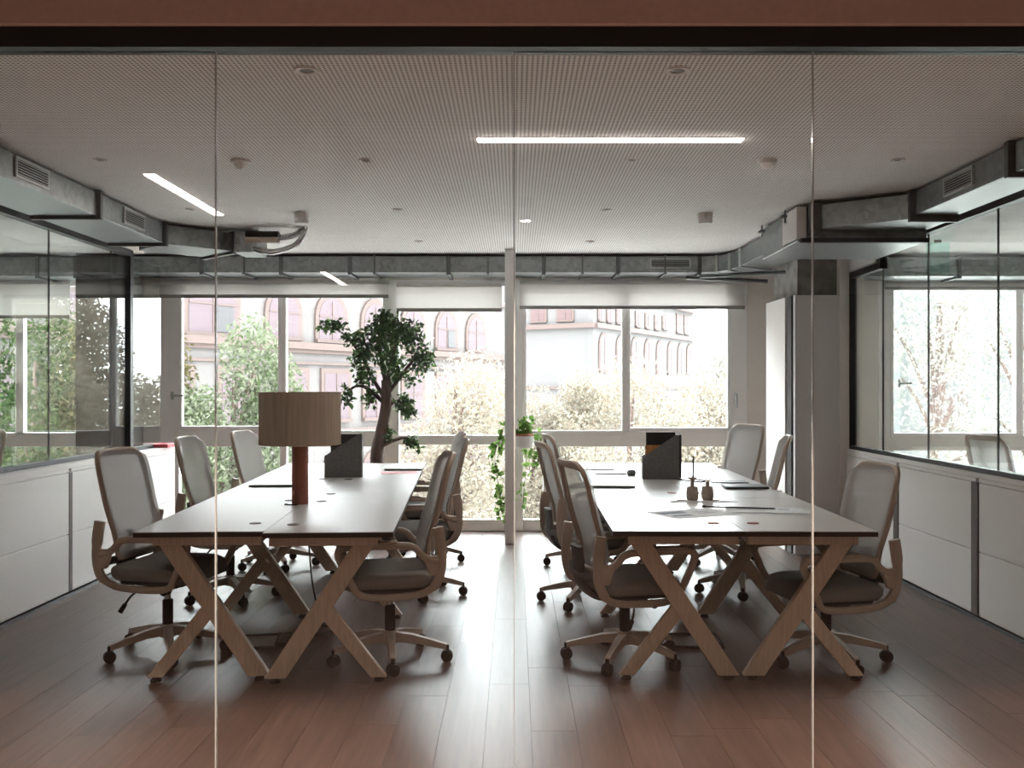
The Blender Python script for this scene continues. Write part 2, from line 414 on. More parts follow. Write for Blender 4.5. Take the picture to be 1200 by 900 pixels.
# window 1 : left pair
window('window_1', ([(-3.54, -3.34, 0, 2.5), (-1.31, -1.18, 0, 2.5), (-2.345, -2.275, 1.0, 2.5), (-3.34, -1.31, .84, 1.00), (-3.34, -1.31, 0, .115), (-3.34, -1.31, 2.44, 2.5), (-2.34, -2.27, .115, .84)],
                    [(-3.34, -2.32, 1.0, 2.44)]),
       [(-3.34, -2.31, 1.0, 2.44), (-2.31, -1.31, 1.0, 2.44), (-3.34, -2.3, .115, .84), (-2.3, -1.31, .115, .84)], [(-3.40, 1.35, True)])
window('window_2', ([(-1.18, -1.15, 0, 2.5), (-.10, .01, 0, 2.5), (-1.15, -.10, .86, .955), (-1.15, -.10, 0, .115), (-1.15, -.10, 2.44, 2.5)], []),
       [(-1.15, -.10, .955, 2.44), (-1.15, -.10, .115, .86)])
window('window_3', ([(.01, .085, 0, 2.5), (2.13, 2.315, 0, 2.5), (1.075, 1.125, 1.0, 2.5), (.085, 2.13, .84, 1.00), (.085, 2.13, 0, .115), (.085, 2.13, 2.44, 2.5), (.285, .375, .115, .84)],
                    [(.085, 1.10, .955, 2.44), (1.12, 2.15, .985, 2.44)]),
       [(.085, 1.1, 1.0, 2.44), (1.1, 2.13, 1.0, 2.44), (.085, .285, .115, .84), (.375, 2.13, .115, .84)], [(2.20, 1.33, False)])
window('window_4', ([(3.62, 3.78, 0, 2.5), (6.6, 6.75, 0, 2.5), (4.99, 5.07, .95, 2.5), (3.78, 6.6, .80, .95), (3.78, 6.6, 0, .1), (3.78, 6.6, 2.44, 2.5)],
                    [(3.74, 5.02, .93, 2.44)]),
       [(3.78, 5.0, .95, 2.44), (5.07, 6.6, .95, 2.44), (3.78, 6.6, .1, .8)], [(3.82, 1.47, True)])
window('window_5', ([(-6.75, -6.6, 0, 2.5), (-4.10, -3.95, 0, 2.5), (-4.97, -4.89, .95, 2.5), (-6.6, -4.10, .84, .98), (-6.6, -4.1, 0, .1), (-6.6, -4.1, 2.44, 2.5)], []),
       [(-6.6, -4.93, .95, 2.44), (-4.93, -4.1, .95, 2.44), (-6.6, -4.1, .1, .84)])
# slim white post standing just inside the windows
post = struct(MB().box(-.088, .008, 8.78, 8.86, 0, H).build('wall_post', 'frame', bevel=.004))

# ---- boxed column on the right, rough concrete at its head
cr = struct(bx('wall_column', 'concrete', 2.44, 2.78, 8.32, 9.05, 0, H))
bx('column_board', 'panelgrey', 2.40, 2.90, 8.25, 8.31, 0, 2.22, cr)
bx('side_board', 'cabinet', 2.375, 2.44, 8.47, 9.1, 0, 2.22, cr)
bx('dark_strip', 'black', 2.385, 2.42, 8.31, 8.45, 0, 2.22, cr)
struct(bx('wall_right_end', 'wall', 2.78, 2.95, 8.24, 9.62, 0, H+.03))
# left neighbouring room: dark concrete column
lc = struct(bx('wall_column_left', 'darkconcrete', -4.12, -3.66, 9.05, 9.5, 0, H))

# ---- side partitions
def partition(nm, xg, seams, y0, y1, side, zt0=2.50, zt1=2.55, post_y=None, stepped=None):
    p = MB().box(xg-.03, xg+.03, y0, y1, .905, .935)
    if stepped is None:
        p.box(xg-.03, xg+.03, y0, y1 if post_y is None else post_y+.05, zt0, zt1)
    else:
        p.box(xg-.03, xg+.03, y0, stepped, zt0, zt1).box(xg-.03, xg+.03, stepped-.05, stepped, 2.40, zt0).box(xg-.03, xg+.03, stepped-.05, y1, 2.36, 2.41).box(xg-.03, xg+.03, y1-.03, y1, .9, 2.4)
    if post_y: p.box(xg-.03, xg+.03, post_y, post_y+.06, .9, 2.55)
    o = struct(p.build(nm, 'black'))
    for a, b in zip(seams[:-1], seams[1:]):
        top = 2.5 if (stepped is None or b <= stepped+.01) else 2.38
        bx('glass_pane', 'glass_side', xg-.006, xg+.006, a+.002, b-.002, .93, top, o)
        if b != seams[-1]: bx('joint', 'flange', xg-.0065, xg+.0065, b-.002, b+.002, .93, top, o)
    return o
PL, PR = -3.16, 2.89
pl = partition('wall_left', PL, [3.06, 4.50, 5.52, 6.54, 7.55, 7.90, 8.60], 3.06, 8.62, -1, post_y=7.86)
pr = partition('wall_right', PR, [3.06, 4.77, 5.76, 6.73, 7.56, 8.24], 3.06, 8.26, 1, zt0=2.50, zt1=2.55, stepped=7.60)
bx('low_wall', 'wall', PL-.05, PL+.04, 3.06, 8.64, 0, .895, pl)
bx('low_wall', 'wall', PR-.02, PR+.06, 3.06, 8.26, 0, .895, pr)
bx('upper_wall', 'wall', PL-.05, PL+.05, 3.06, 8.1, 2.555, H+.02, pl)
bx('upper_wall', 'wall', PR-.05, PR+.05, 3.06, 7.60, 2.555, H+.02, pr)
bx('head_panel', 'white_pl', PR-.045, PR+.05, 7.61, 8.26, 2.42, H+.02, pr)
bx('sill', 'cabinet', PL+.03, XL-.002, 3.06, 8.66, .875, .905, pl)
bx('sill', 'cabinet', XR+.002, PR-.03, 3.06, 8.24, .875, .905, pr)
# baseboards of the far wall
struct(bx('baseboard_right', 'black', XR-.006, XR+.02, 3.06, 8.24, 0, .022))
struct(bx('baseboard_left', 'black', XL-.02, XL+.006, 3.06, 8.66, 0, .022))

# ---- low cabinets under the partitions
def cabinet(y0, y1, side, label, group):
    xf = XL if side < 0 else XR; s = 1 if side > 0 else -1      # body extends outwards
    X = lambda a, b: tuple(sorted((xf+s*a, xf+s*b)))
    t = empty('low_cabinet', label, 'cabinet', (xf, (y0+y1)/2, 0), 0, group)
    def part(n, m, a, b, ya, yb, z0, z1, bev=.003):
        A, B = X(a, b); return bx(n, m, A-xf, B-xf, ya-(y0+y1)/2, yb-(y0+y1)/2, z0, z1, t, bev)
    part('carcass', 'cabinet', .02, .062, y0, y1, .03, .87)
    part('upper_panel', 'cabinet', 0, .018, y0, y1, .425, .845)
    part('lower_panel', 'cabinet', 0, .018, y0, y1, .032, .421)
    part('top_rail', 'cabinet', 0, .02, y0, y1, .849, .873)
    part('recess_strip', 'strip', -.006 if side > 0 else -.002, .016, y0-.04, y0+.05 if side > 0 else y0+.012, .03, .845)
cabinet(6.64, 8.66, -1, 'long white low cabinet on the left wall reaching the windows', 'white low cabinets under the left glass')
cabinet(4.60, 6.60, -1, 'long white low cabinet behind the nearest chair on the left', 'white low cabinets under the left glass')
cabinet(3.08, 4.56, -1, 'white low cabinet on the left wall nearest the front glass, mostly cropped', 'white low cabinets under the left glass')
cabinet(7.17, 8.24, 1, 'white low cabinet on the right wall against the grey boxed column', 'white low cabinets under the right glass')
cabinet(5.94, 7.13, 1, 'white low cabinet on the right wall between two dark strips', 'white low cabinets under the right glass')
cabinet(4.71, 5.90, 1, 'white low cabinet on the right wall cut by the right picture edge', 'white low cabinets under the right glass')
cabinet(3.08, 4.67, 1, 'white low cabinet on the right wall next to the front glass, out of frame', 'white low cabinets under the right glass')

# ================================================================== ceiling services
def duct_box(par, pts, w0, z0, z1, nm='duct_section', flanges=True, m='duct'):
    """pts: the two plan quads [(x,y)*4] prism"""
    o = MB().prism(pts, lambda a, b: Vector((a, b, z0)), lambda a, b: Vector((a, b, z1))).build(nm, m, par)
    return o
def seg(par, a, b, w, side, z0=2.52, z1=2.672, fl=.028, both=False):
    """duct section whose inner face runs a->b in plan, extending w to the given side (left normal * side)"""
    a = Vector((*a, 0)); b = Vector((*b, 0)); t = (b-a).normalized(); n = Vector((-t.y, t.x, 0))*side
    q = [a, b, b+n*w, a+n*w]
    MB().prism([(p.x, p.y) for p in q], lambda x, y: Vector((x, y, z0)), lambda x, y: Vector((x, y, z1))).build('duct_section', 'duct', par, bevel=.003)
    for c in ((a, b) if both else (b,)):
        c0 = c - n*fl; c1 = c + n*(w+.0)
        q = [c0-t*.018, c0+t*.018, c1+t*.018, c1-t*.018]
        MB().prism([(p.x, p.y) for p in q], lambda x, y: Vector((x, y, z0-.022)), lambda x, y: Vector((x, y, z1+.012))).build('flange', 'flange', par, bevel=.002)
def grille(par, c, t, nrm, L, hgt, n=6):
    """slatted outlet on a duct face; c centre, t along, nrm outward"""
    c = Vector(c); t = Vector(t).normalized(); nn = Vector(nrm).normalized(); T = Matrix((( t.x, nn.x, 0, c.x), (t.y, nn.y, 0, c.y), (0, 0, 1, c.z), (0, 0, 0, 1)))
    g = MB().box(-L/2, L/2, .001, .006, -hgt/2, hgt/2, T).build('grille', 'grille_dark', par)
    f = MB(); e = .012
    f.box(-L/2-e, L/2+e, .0, .012, hgt/2, hgt/2+e, T).box(-L/2-e, L/2+e, .0, .012, -hgt/2-e, -hgt/2, T).box(-L/2-e, -L/2, 0, .012, -hgt/2, hgt/2, T).box(L/2, L/2+e, 0, .012, -hgt/2, hgt/2, T)
    f.build('grille_frame', 'grille', g)
    for k in range(n):
        z = -hgt/2+(k+.5)*hgt/n
        MB().box(-L/2, L/2, .004, .013, z-hgt/n*.14, z+hgt/n*.14, T).build('slat', 'grille', g)
# left run
d1 = empty('air_duct', 'galvanised air duct running along the left wall under the ceiling', 'duct', (-2.86, 5.5, 2.52))
dpar = d1
def at(o):
    """parents with world-space children"""
    return o
d1.location = (0, 0, 0)
seg(d1, (-2.655, 3.1), (-2.655, 4.86), .42, 1, both=False)
seg(d1, (-2.655, 4.90), (-2.655, 6.14), .42, 1)
seg(d1, (-2.655, 6.18), (-2.655, 7.30), .42, 1)
seg(d1, (-2.64, 7.33), (-2.25, 7.72), .5, 1, z1=2.665)
grille(d1, (-2.655, 5.30, 2.605), (0, 1, 0), (1, 0, 0), .34, .085, 6)
grille(d1, (-2.655, 6.72, 2.60), (0, 1, 0), (1, 0, 0), .34, .085, 6)
# rods carrying the left run
# hoses from the open duct end
hz = empty('pipe_bundle', 'bent grey pipes joining the end of the left duct to the ceiling', 'pipes', (0, 0, 0))
MB().box(-2.22, -2.04, 7.62, 7.95, 2.50, 2.67).build('junction_box', 'duct', hz, bevel=.004)
MB().tube([(-2.12, 7.62, 2.605), (-1.86, 7.62, 2.605)], .035, 12).build('insulated_pipe', 'beige', hz, smooth=40)
MB().tube([(-2.12, 7.615, 2.632), (-1.86, 7.615, 2.632)], .033, 12).build('insulated_pipe', 'rubber', hz, smooth=40)
hosep = [[(-2.06, 7.6, 2.52), (-1.92, 7.58, 2.49), (-1.76, 7.58, 2.53), (-1.67, 7.58, 2.60), (-1.645, 7.58, 2.69)],
         [(-2.06, 7.66, 2.535), (-1.92, 7.65, 2.51), (-1.77, 7.65, 2.55), (-1.70, 7.65, 2.61), (-1.67, 7.65, 2.69)],
         [(-1.87, 7.60, 2.60), (-1.78, 7.60, 2.61), (-1.70, 7.60, 2.64), (-1.66, 7.60, 2.69)],
         [(-2.03, 7.64, 2.62), (-1.85, 7.64, 2.63), (-1.74, 7.64, 2.65), (-1.69, 7.64, 2.69)]]
for k, p in enumerate(hosep):
    MB().tube(catmull(p, 6), (.02, .018, .016, .014)[k], 8).build('pipe', 'chrome', hz, smooth=60)
# back run along the windows
d2 = empty('air_duct', 'galvanised air duct running across above the windows', 'duct')
bxs = [-3.62, -2.95, -2.2, -1.55, -.62, .28, .98, 1.75]
for a, b in zip(bxs[:-1], bxs[1:]):
    seg(d2, (a+.004, 9.10), (b-.004, 9.10), .46, 1, z0=2.515, z1=2.668, fl=.012)
grille(d2, (1.47, 9.10, 2.60), (1, 0, 0), (0, -1, 0), .36, .07, 5)
for a in (-2.55, -1.32, -.25, .64, 1.42):
    MB().box(a-.012, a+.012, 9.06, 9.6, 2.495, 2.507).box(a-.008, a+.008, 9.085, 9.095, 2.495, H+.02).build('hanger', 'flange', d2)
# neighbours' ducts continue the line beyond both partitions
for a, b, lb in ((-6.8, -4.14, 'galvanised air duct behind the left glass, left of the dark column'), (3.05, 6.8, 'galvanised air duct above the windows of the room behind the right glass')):
    d = empty('air_duct', lb, 'duct')
    k = a
    while k < b-.3:
        seg(d, (k+.004, 9.10), (min(k+1.15, b)-.004, 9.10), .36, 1, z0=2.48, z1=2.66, fl=.012); k += 1.15
# elbow + run + fan-coil box on the right
d3 = empty('air_duct', 'galvanised duct elbow curving from the windows to the right unit', 'duct')
E = [((1.76, 9.10), (1.93, 9.08)), ((1.93, 9.08), (2.02, 8.86)), ((2.02, 8.86), (2.06, 8.55)), ((2.06, 8.55), (2.08, 7.60))]
ipts = [(1.76, 9.10), (1.90, 9.06), (1.985, 8.90), (2.02, 8.62), (2.05, 7.56)]
opts = [(1.76, 9.54), (2.10, 9.52), (2.34, 9.30), (2.37, 8.90), (2.40, 7.56)]
for k in range(4):
    q = [ipts[k], ipts[k+1], opts[k+1], opts[k]]
    MB().prism(q, lambda x, y: Vector((x, y, 2.515)), lambda x, y: Vector((x, y, 2.668))).build('duct_section', 'duct', d3, bevel=.003)
    a, b = Vector((*ipts[k+1], 0)), Vector((*opts[k+1], 0)); u = (a-b).normalized(); t = Vector((-u.y, u.x, 0))
    if k < 3:
        c0 = a+u*.012; qq = [c0-t*.012, c0+t*.012, b+t*.012, b-t*.012]
        MB().prism([(p.x, p.y) for p in qq], lambda x, y: Vector((x, y, 2.505)), lambda x, y: Vector((x, y, 2.677))).build('flange', 'grille', d3)
fc = empty('fan_coil_unit', 'boxed metal air conditioning unit hung at the right end of the ceiling', 'air conditioner')
MB().box(1.94, 2.83, 6.62, 7.54, 2.43, 2.665).build('casing', 'duct', fc, bevel=.005)
MB().box(1.93, 2.0, 6.60, 6.95, 2.45, 2.668).build('end_plate', 'panelgrey', fc, bevel=.004)
MB().box(1.96, 2.83, 6.58, 6.63, 2.42, 2.45).build('bottom_flange', 'black', fc)
for yy in (6.86, 7.50):
    MB().tube([(1.925, yy, 2.60), (1.925, yy, H)], .006, 6).box(1.90, 1.95, yy-.03, yy+.03, 2.635, 2.65).build('hanger_rod', 'flange', fc)
# right run toward the camera
d4 = empty('air_duct', 'galvanised air duct running along the right wall under the ceiling', 'duct')
MB().prism([(2.04, 6.50), (2.52, 6.12), (2.80, 6.12), (2.80, 6.57), (2.04, 6.57)], lambda x, y: Vector((x, y, 2.50)), lambda x, y: Vector((x, y, 2.66))).build('duct_section', 'duct', d4, bevel=.003)
MB().box(2.50, 2.81, 6.10, 6.13, 2.478, 2.672).build('flange', 'flange', d4, bevel=.002)
MB().box(2.00, 2.06, 6.47, 6.575, 2.478, 2.672).build('flange', 'flange', d4, bevel=.002)
seg(d4, (2.535, 6.09), (2.535, 4.92), .27, 1)
seg(d4, (2.535, 4.88), (2.535, 3.1), .27, 1)
grille(d4, (2.535, 5.50, 2.603), (0, 1, 0), (-1, 0, 0), .34, .085, 6)
# bare pipes below the right elbow
pp = empty('pipe_bundle', 'two straight dark pipes under the right duct elbow', 'pipes')
MB().tube([(1.72, 8.95, 2.46), (2.42, 8.62, 2.46)], .018, 10).build('pipe', 'flange', pp, smooth=40)
MB().tube([(1.60, 9.0, 2.455), (2.36, 9.0, 2.42)], .018, 10).build('pipe', 'flange', pp, smooth=40)

# recessed LED strips
def strip(x0, x1, y0, y1, label, z=H, m='led'):
    t = empty('led_strip_light', label, 'ceiling light', ((x0+x1)/2, (y0+y1)/2, z), 0, 'recessed strip lights')
    cx, cy = (x0+x1)/2, (y0+y1)/2
    bx('housing', 'white_pl', x0-.008-cx, x1+.008-cx, y0-.008-cy, y1+.008-cy, -.004, .02, t)
    bx('diffuser', m, x0-cx, x1-cx, y0-cy, y1-cy, -.009, -.003, t)
strip(-.185, 1.155, 4.86, 4.925, 'lit recessed strip light running across the middle of the ceiling')
strip(-2.185, -2.12, 5.68, 7.02, 'lit recessed strip light running lengthwise near the left duct', H, 'led_soft')
strip(-2.15, -2.085, -6.0, -4.65, 'lit strip light on the corridor ceiling behind the viewer', H+.02)
def corridor_spot(x, y, z, power, label, cone=94, blend=.25):
    t = empty('corridor_spotlight', label, 'ceiling light', (x, y, z), 0, 'corridor spotlights')
    MB().lathe([(.001, .16), (.052, .16), (.052, 0), (.045, 0), (.045, .10), (.001, .10)], n=20).build('body', 'black', t, smooth=40)
    up = .003 if cone > 120 else .075
    MB().lathe([(.001, up), (.034, up), (.034, up-.002), (.001, up-.002)], n=20).build('bulb', 'bulb', t)
    ld = bpy.data.lights.new('warm_spot', 'SPOT'); ld.energy = power; ld.color = (1, .84, .70); ld.spot_size = math.radians(cone); ld.spot_blend = blend; ld.shadow_soft_size = .05
    lo = bpy.data.objects.new('warm_spot', ld); COL.objects.link(lo); lo.parent = t; lo.location = (0, 0, -.004)
corridor_spot(.075, -.5, 2.55, 480, 'warm ceiling spotlight in the corridor right behind the viewer', 150, .8)
corridor_spot(-2.0, 2.15, 2.55, 340, 'warm ceiling spotlight just outside the glass front on the left')
corridor_spot(0, 2.15, 2.55, 340, 'warm ceiling spotlight just outside the glass front in the middle')
corridor_spot(2.0, 2.15, 2.55, 340, 'warm ceiling spotlight just outside the glass front on the right')

# downlights
GX = (-2.29, -.825, .648, 2.12); GYs = (3.83, 5.33, 6.82, 8.30)
rows = ('row next to the front glass', 'second row from the front glass', 'third row from the front glass', 'row nearest the windows')
cols = ('far left', 'left of centre', 'right of centre', 'far right')
first = None
for j, yy in enumerate(GYs):
    for i, xx in enumerate(GX):
        if (j == 0 and i in (0, 3)) or (j >= 2 and i == 3) or (j == 3 and i == 0): continue
        if first is None:
            t = empty('downlight', '', 'ceiling light'); first = t
            MB().lathe([(.030, .002), (.030, -.004), (.046, -.007), (.050, -.003), (.050, .002)], n=24).build('trim_ring', 'white_pl', t, smooth=40)
            MB().lathe([(.001, -.001), (.0305, -.001), (.0305, .001), (.001, .001)], n=20).build('lens', 'strip', t)
        else: t = dup_tree(first)
        k = .72 if j else 1.0
        t.location = (xx, yy, H); t.scale = (k, k, 1)
        tag(t, f'small round recessed downlight, {cols[i]} in the {rows[j]}', 'ceiling light', 'recessed ceiling downlights')
# presence sensors and little speakers
for k, (xx, lb) in enumerate(((-1.52, 'left'), (1.40, 'right'))):
    t = empty('presence_sensor', f'white domed presence sensor on the {lb} side of the ceiling', 'sensor', (xx, 5.35, H), 0, 'domed ceiling sensors')
    MB().lathe([(.001, .0), (.054, .0), (.054, -.012), (.046, -.018), (.001, -.018)], n=24).build('base', 'white_pl', t, smooth=30)
    MB().lathe([(.036, -.018), (.034, -.032), (.024, -.046), (.001, -.052)], n=20).build('dome', 'frame', t, smooth=60)
    t = empty('ceiling_detector', f'small boxy grey smoke detector on the {lb} side of the ceiling', 'detector', (xx-.02, 6.98, H), 0, 'boxy ceiling detectors')
    MB().lathe([(.001, 0), (.055, 0), (.055, -.045), (.001, -.045)], n=16).build('body', 'white_pl', t, smooth=30)
    MB().lathe([(.001, -.045), (.05, -.045), (.05, -.056), (.001, -.056)], n=16).build('vent_ring', 'panelgrey', t, smooth=30)
    MB().lathe([(.001, -.056), (.056, -.056), (.048, -.075), (.001, -.078)], n=16).build('cap', 'white_pl', t, smooth=30)

# ================================================================== roller blinds
def blind(x0, x1, zb, zt, label, y=9.53):
    t = empty('roller_blind', label, 'blind', ((x0+x1)/2, y, zb), 0, 'roller blinds at the windows'); h = (x1-x0)/2
    bx('fabric', 'blind', -h, h, -.001, .001, 0, zt-zb, t)
    bx('bottom_bar', 'blindbar', -h, h, -.007, .007, -.022, .012, t, .002)
    MB().tube([(-h, 0, zt-zb), (h, 0, zt-zb)], .028, 12).build('roller', 'blind', t, smooth=40)
blind(-3.50, -1.245, 2.335, 2.475, 'wide grey roller blind pulled slightly down over the left window pair')
blind(-1.165, -.125, 2.20, 2.45, 'narrow pale roller blind over the middle window, lowest of the three')
blind(.05, 2.275, 2.225, 2.475, 'wide pale roller blind over the right window pair, left of the beige wall')
blind(-6.70, -4.38, 2.13, 2.475, 'pale roller blind in the room behind the left glass', 9.50)
blind(3.66, 6.7, 2.42, 2.45, 'roller blind rolled up in the room behind the right glass')

# ================================================================== benches
TH = .74
def lam_frame(par, y, u0, w, mir, nm='leg_frame'):
    """one lambda-shaped timber frame; u from outer edge (0) to centre (w)"""
    X = (lambda u: u0+u) if not mir else (lambda u: u0-u)
    f = MB(); th = .045
    def bar(ua, za, ub, zb, wid):   # horizontal cut at both ends
        ang = math.atan2(abs(ub-ua), abs(zb-za)); hw = wid/math.cos(ang)/2
        poly = [(ua-hw, za), (ua+hw, za), (ub+hw, zb), (ub-hw, zb)]
        f.prism(poly, lambda a, b: Vector((X(a), y, b)), lambda a, b: Vector((X(a), y+th, b)))
    bar(.135, .685, .575, .022, .088)
    # short leg butts against the long one
    f2 = f; ua, za, ub, zb = .335, .385, .075, .022
    ang = math.atan2(ua-ub, za-zb); hw = .062/math.cos(ang)/2
    poly = [(ub-hw, zb), (ub+hw, zb), (ua+hw*.45, za-.07), (ua-hw*.35, za+.01)]
    f.prism(poly, lambda a, b: Vector((X(a), y+.002, b)), lambda a, b: Vector((X(a), y+th-.002, b)))
    o = f.build(nm, 'birch', par, bevel=.003)
    for u in (.575, .075):
        MB().lathe([(.001, 0), (.024, 0), (.026, .008), (.02, .012), (.012, .024), (.001, .024)], (X(u), y+th/2, 0), 12).build('foot', 'rubber', o, smooth=40)
    return o
def bench(label, loc, rz, w, stag, grom_col):
    t = empty('bench_desk', label, 'desk', loc, rz)
    hw = w/2; L = 1.4
    for sgn in (-1, 1):
        off = stag if sgn > 0 else 0.
        for k in range(3):
            y0 = k*L+.001+off; y1 = (k+1)*L-.001+off
            xa, xb = sorted((sgn*.0015, sgn*hw))
            m = MB(); m.cur = 1; m.box(xa, xb, y0, y1, TH-.026, TH-.003)
            m.cur = 0; m.box(xa, xb, y0, y1, TH-.0032, TH)
            m.build('tabletop', ['top', 'edge'], t)
            for gy in (y0+.27, y1-.14):
                MB().lathe([(.001, .0), (.030, .0), (.030, .003), (.024, .004), (.001, .004)], (sgn*.10, gy, TH), 16).build('grommet', grom_col, t, smooth=30)
        # aprons across the short ends and rails along the length
        A, B = sorted((sgn*.022, sgn*(hw-.078)))
        for y in (.045+off, 3*L-.075):
            bx('apron', 'birch', A, B, y, y+.03, TH-.072, TH-.0265, t, .002)
        A, B = sorted((sgn*(hw-.10), sgn*(hw-.13))); bx('long_rail', 'birch', A, B, .08+off, 3*L-.08, TH-.066, TH-.0265, t)
        A, B = sorted((sgn*.03, sgn*.06)); bx('long_rail', 'birch', A, B, .08+off, 3*L-.08, TH-.066, TH-.0265, t)
        for y in (.05, 1.33, 2.75, 4.08):
            lam_frame(t, y+off+.03, sgn*hw, hw, sgn > 0)
    return t
bench('long grey-white bench desk on crossed birch legs on the left, under the drum lamp', (-1.200, 4.625, 0), math.radians(3.2), 1.235, -.055, 'strip')
bench('long grey-white bench desk on crossed birch legs on the right, with two small pots', (1.107, 4.625, 0), math.radians(-.7), 1.27, -.0, 'terracotta')

# ================================================================== task chairs
def chair_proto():
    t = empty('task_chair', '', 'chair')
    # star base
    m = MB()
    for k in range(5):
        T = Matrix.Rotation(2*PI*k/5+.3, 4, 'Z'); rings = []
        for r, z, w_, h_ in ((.02, .125, .055, .05), (.12, .118, .046, .042), (.22, .098, .038, .034), (.305, .080, .034, .026)):
            rings.append([T @ Vector((r, y_, z+z_)) for y_, z_ in ((-w_/2, -h_/2), (w_/2, -h_/2), (w_/2*.8, h_/2), (-w_/2*.8, h_/2))])
        m.loft(rings)
    m.lathe([(.001, .09), (.042, .09), (.046, .12), (.04, .155), (.03, .158), (.001, .158)], n=16)
    m.build('star_base', 'beige', t, smooth=35)
    wheel = None
    for k in range(5):
        a = 2*PI*k/5+.3; c = Vector((.305*math.cos(a), .305*math.sin(a), .032)); sw = random.Random(k).uniform(0, PI)
        if wheel is None:
            w_ = MB()
            for s in (-1, 1):
                w_.lathe([(.001, .025), (.018, .025), (.030, .020), (.032, .010), (.032, .004), (.001, .004)], n=14, T=Matrix.Rotation(PI/2*s, 4, 'X'))
            w_.box(-.016, .016, -.005, .005, -.01, .03).lathe([(.001, .03), (.011, .03), (.011, .055), (.001, .055)], n=8)
            o = w_.build('caster', 'rubber', t, smooth=35); wheel = o
        else:
            o = wheel.copy(); COL.objects.link(o); o.parent = t
        o.location = c; o.rotation_euler = (0, 0, sw)
    MB().lathe([(.001, .14), (.028, .14), (.028, .285), (.022, .29), (.001, .29)], n=16).build('column_sleeve', 'rubber', t, smooth=35)
    MB().lathe([(.001, .25), (.017, .25), (.017, .40), (.001, .40)], n=14).build('gas_lift', 'chrome', t, smooth=35)
    # mechanism, levers
    m = MB().box(-.11, .10, -.07, .07, .365, .41)
    m.build('tilt_mechanism', 'shell', t, bevel=.012)
    lv = MB().tube(catmull([(-.02, -.07, .385), (-.03, -.20, .385), (-.05, -.26, .36), (-.07, -.285, .315)], 4), .006, 6)
    lv.tube([(-.066, -.282, .325), (-.09, -.292, .285)], [.011, .013], 8)
    lv.build('tilt_lever', 'rubber', t, smooth=40)
    MB().tube([(.09, -.05, .375), (.09, -.17, .372)], .006, 6).tube([(.09, -.14, .372), (.09, -.19, .372)], .02, 8).build('height_knob', 'rubber', t, smooth=40)
    # seat: shell + cushion
    def cushion(name, m_, zb, zt, grow, k=0):
        rings = []
        N_ = 14
        for i in range(N_+1):
            a = i/N_; xx = -.225+.49*a
            e = math.sin(min(1, min(a, 1-a)/.16)*PI/2)
            hw = (.205+.045*e+.012*a*(1-a)*4)*(.84+.16*e)*grow
            top = zt - (.055*max(0, (a-.72)/.28)**2) - (.05*(1-e)) + .012*max(0, (.2-a)/.2)
            bot = zb + .045*(1-e) - .018*max(0, (a-.72)/.28)
            mid, hh = (top+bot)/2, max((top-bot)/2, .004)
            ring = []
            for q in range(20):
                c, s = math.cos(2*PI*q/20), math.sin(2*PI*q/20)
                yy = hw*math.copysign(abs(c)**.5, c); zz = hh*math.copysign(abs(s)**.6, s)
                dish = -.010*(1-(yy/hw)**2) if s > 0 else 0
                ring.append(Vector((xx, yy, mid+zz+dish)))
            rings.append(ring)
        return MB().loft(rings).build(name, m_, t, smooth=60)
    cushion('seat', 'seatcloth', .418, .522, 1.0)
    MB().box(-.17, .20, -.18, .18, .40, .425).build('seat_pan', 'shell', t, bevel=.01)
    # backrest surface
    def bp(s, z, inset=0.):
        a = (z-.53)/.56
        hw = (.180+.022*math.sin(min(1, a*1.15)*PI*.62)) - inset
        x0 = -.182 - .02*math.sin(a*PI)*0 + .018*math.exp(-((a-.22)/.2)**2) - .085*a - .03*a*a
        return Vector((x0 - .035*(1-s*s), hw*s, z))
    Z0, Z1 = .535, 1.085
    path = []
    def rr(u):      # rounded-rectangle outline in (s,z)
        return u
    cz, ch, hs = (Z0+Z1)/2, (Z1-Z0)/2, 1.0
    K = 56
    for k in range(K):
        a = 2*PI*k/K; c, s_ = math.cos(a), math.sin(a)
        p = 8.0
        rad = (abs(c)**p+abs(s_)**p)**(-1/p)
        path.append((c*rad, cz+ch*s_*rad))
    # resample evenly
    P3 = [bp(a, z) for a, z in path]
    nr = [Vector((1, .28*a, .24)).normalized() for a, z in path]
    wid = [.030 if abs(a) > .8 else .040 for a, z in path]
    MB().sweep(P3, nr, wid, .026, closed=True, n=8).build('backrest_frame', 'beige', t, smooth=45)
    g = MB(); A_, B_ = 10, 14; vs = []
    for j in range(B_+1):
        for i_ in range(A_+1):
            u = -1+2*i_/A_; v = -1+2*j/B_
            # squircle mapping so the sheet ends under the rim
            p_ = 8.0; lim = 1.085*(1-min(.999, abs(v))**p_)**(1/p_)
            vs.append(bp(u*max(lim, .62), cz+ch*v*1.03)+Vector((.0165, 0, .003)))
    g.add(vs, [(j*(A_+1)+i_, j*(A_+1)+i_+1, (j+1)*(A_+1)+i_+1, (j+1)*(A_+1)+i_) for j in range(B_) for i_ in range(A_)])
    g.build('backrest_mesh', 'mesh', t, smooth=80)
    # lower back carrier joining mechanism and backrest
    cr_ = [Vector((-.08, 0, .385)), Vector((-.18, 0, .40)), Vector((-.245, 0, .47)), Vector((-.255, 0, .58)), Vector((-.265, 0, .66))]
    MB().sweep(catmull(cr_, 4), (0, 1, 0), .03, .16, n=8).build('back_support', 'shell', t, smooth=50)
    MB().sweep([Vector((-.225, -.22, .525)), Vector((-.25, -.12, .515)), Vector((-.26, 0, .51)), Vector((-.25, .12, .515)), Vector((-.225, .22, .525))], (1, 0, 0), .04, .025, n=8).build('cross_brace', 'shell', t, smooth=50)
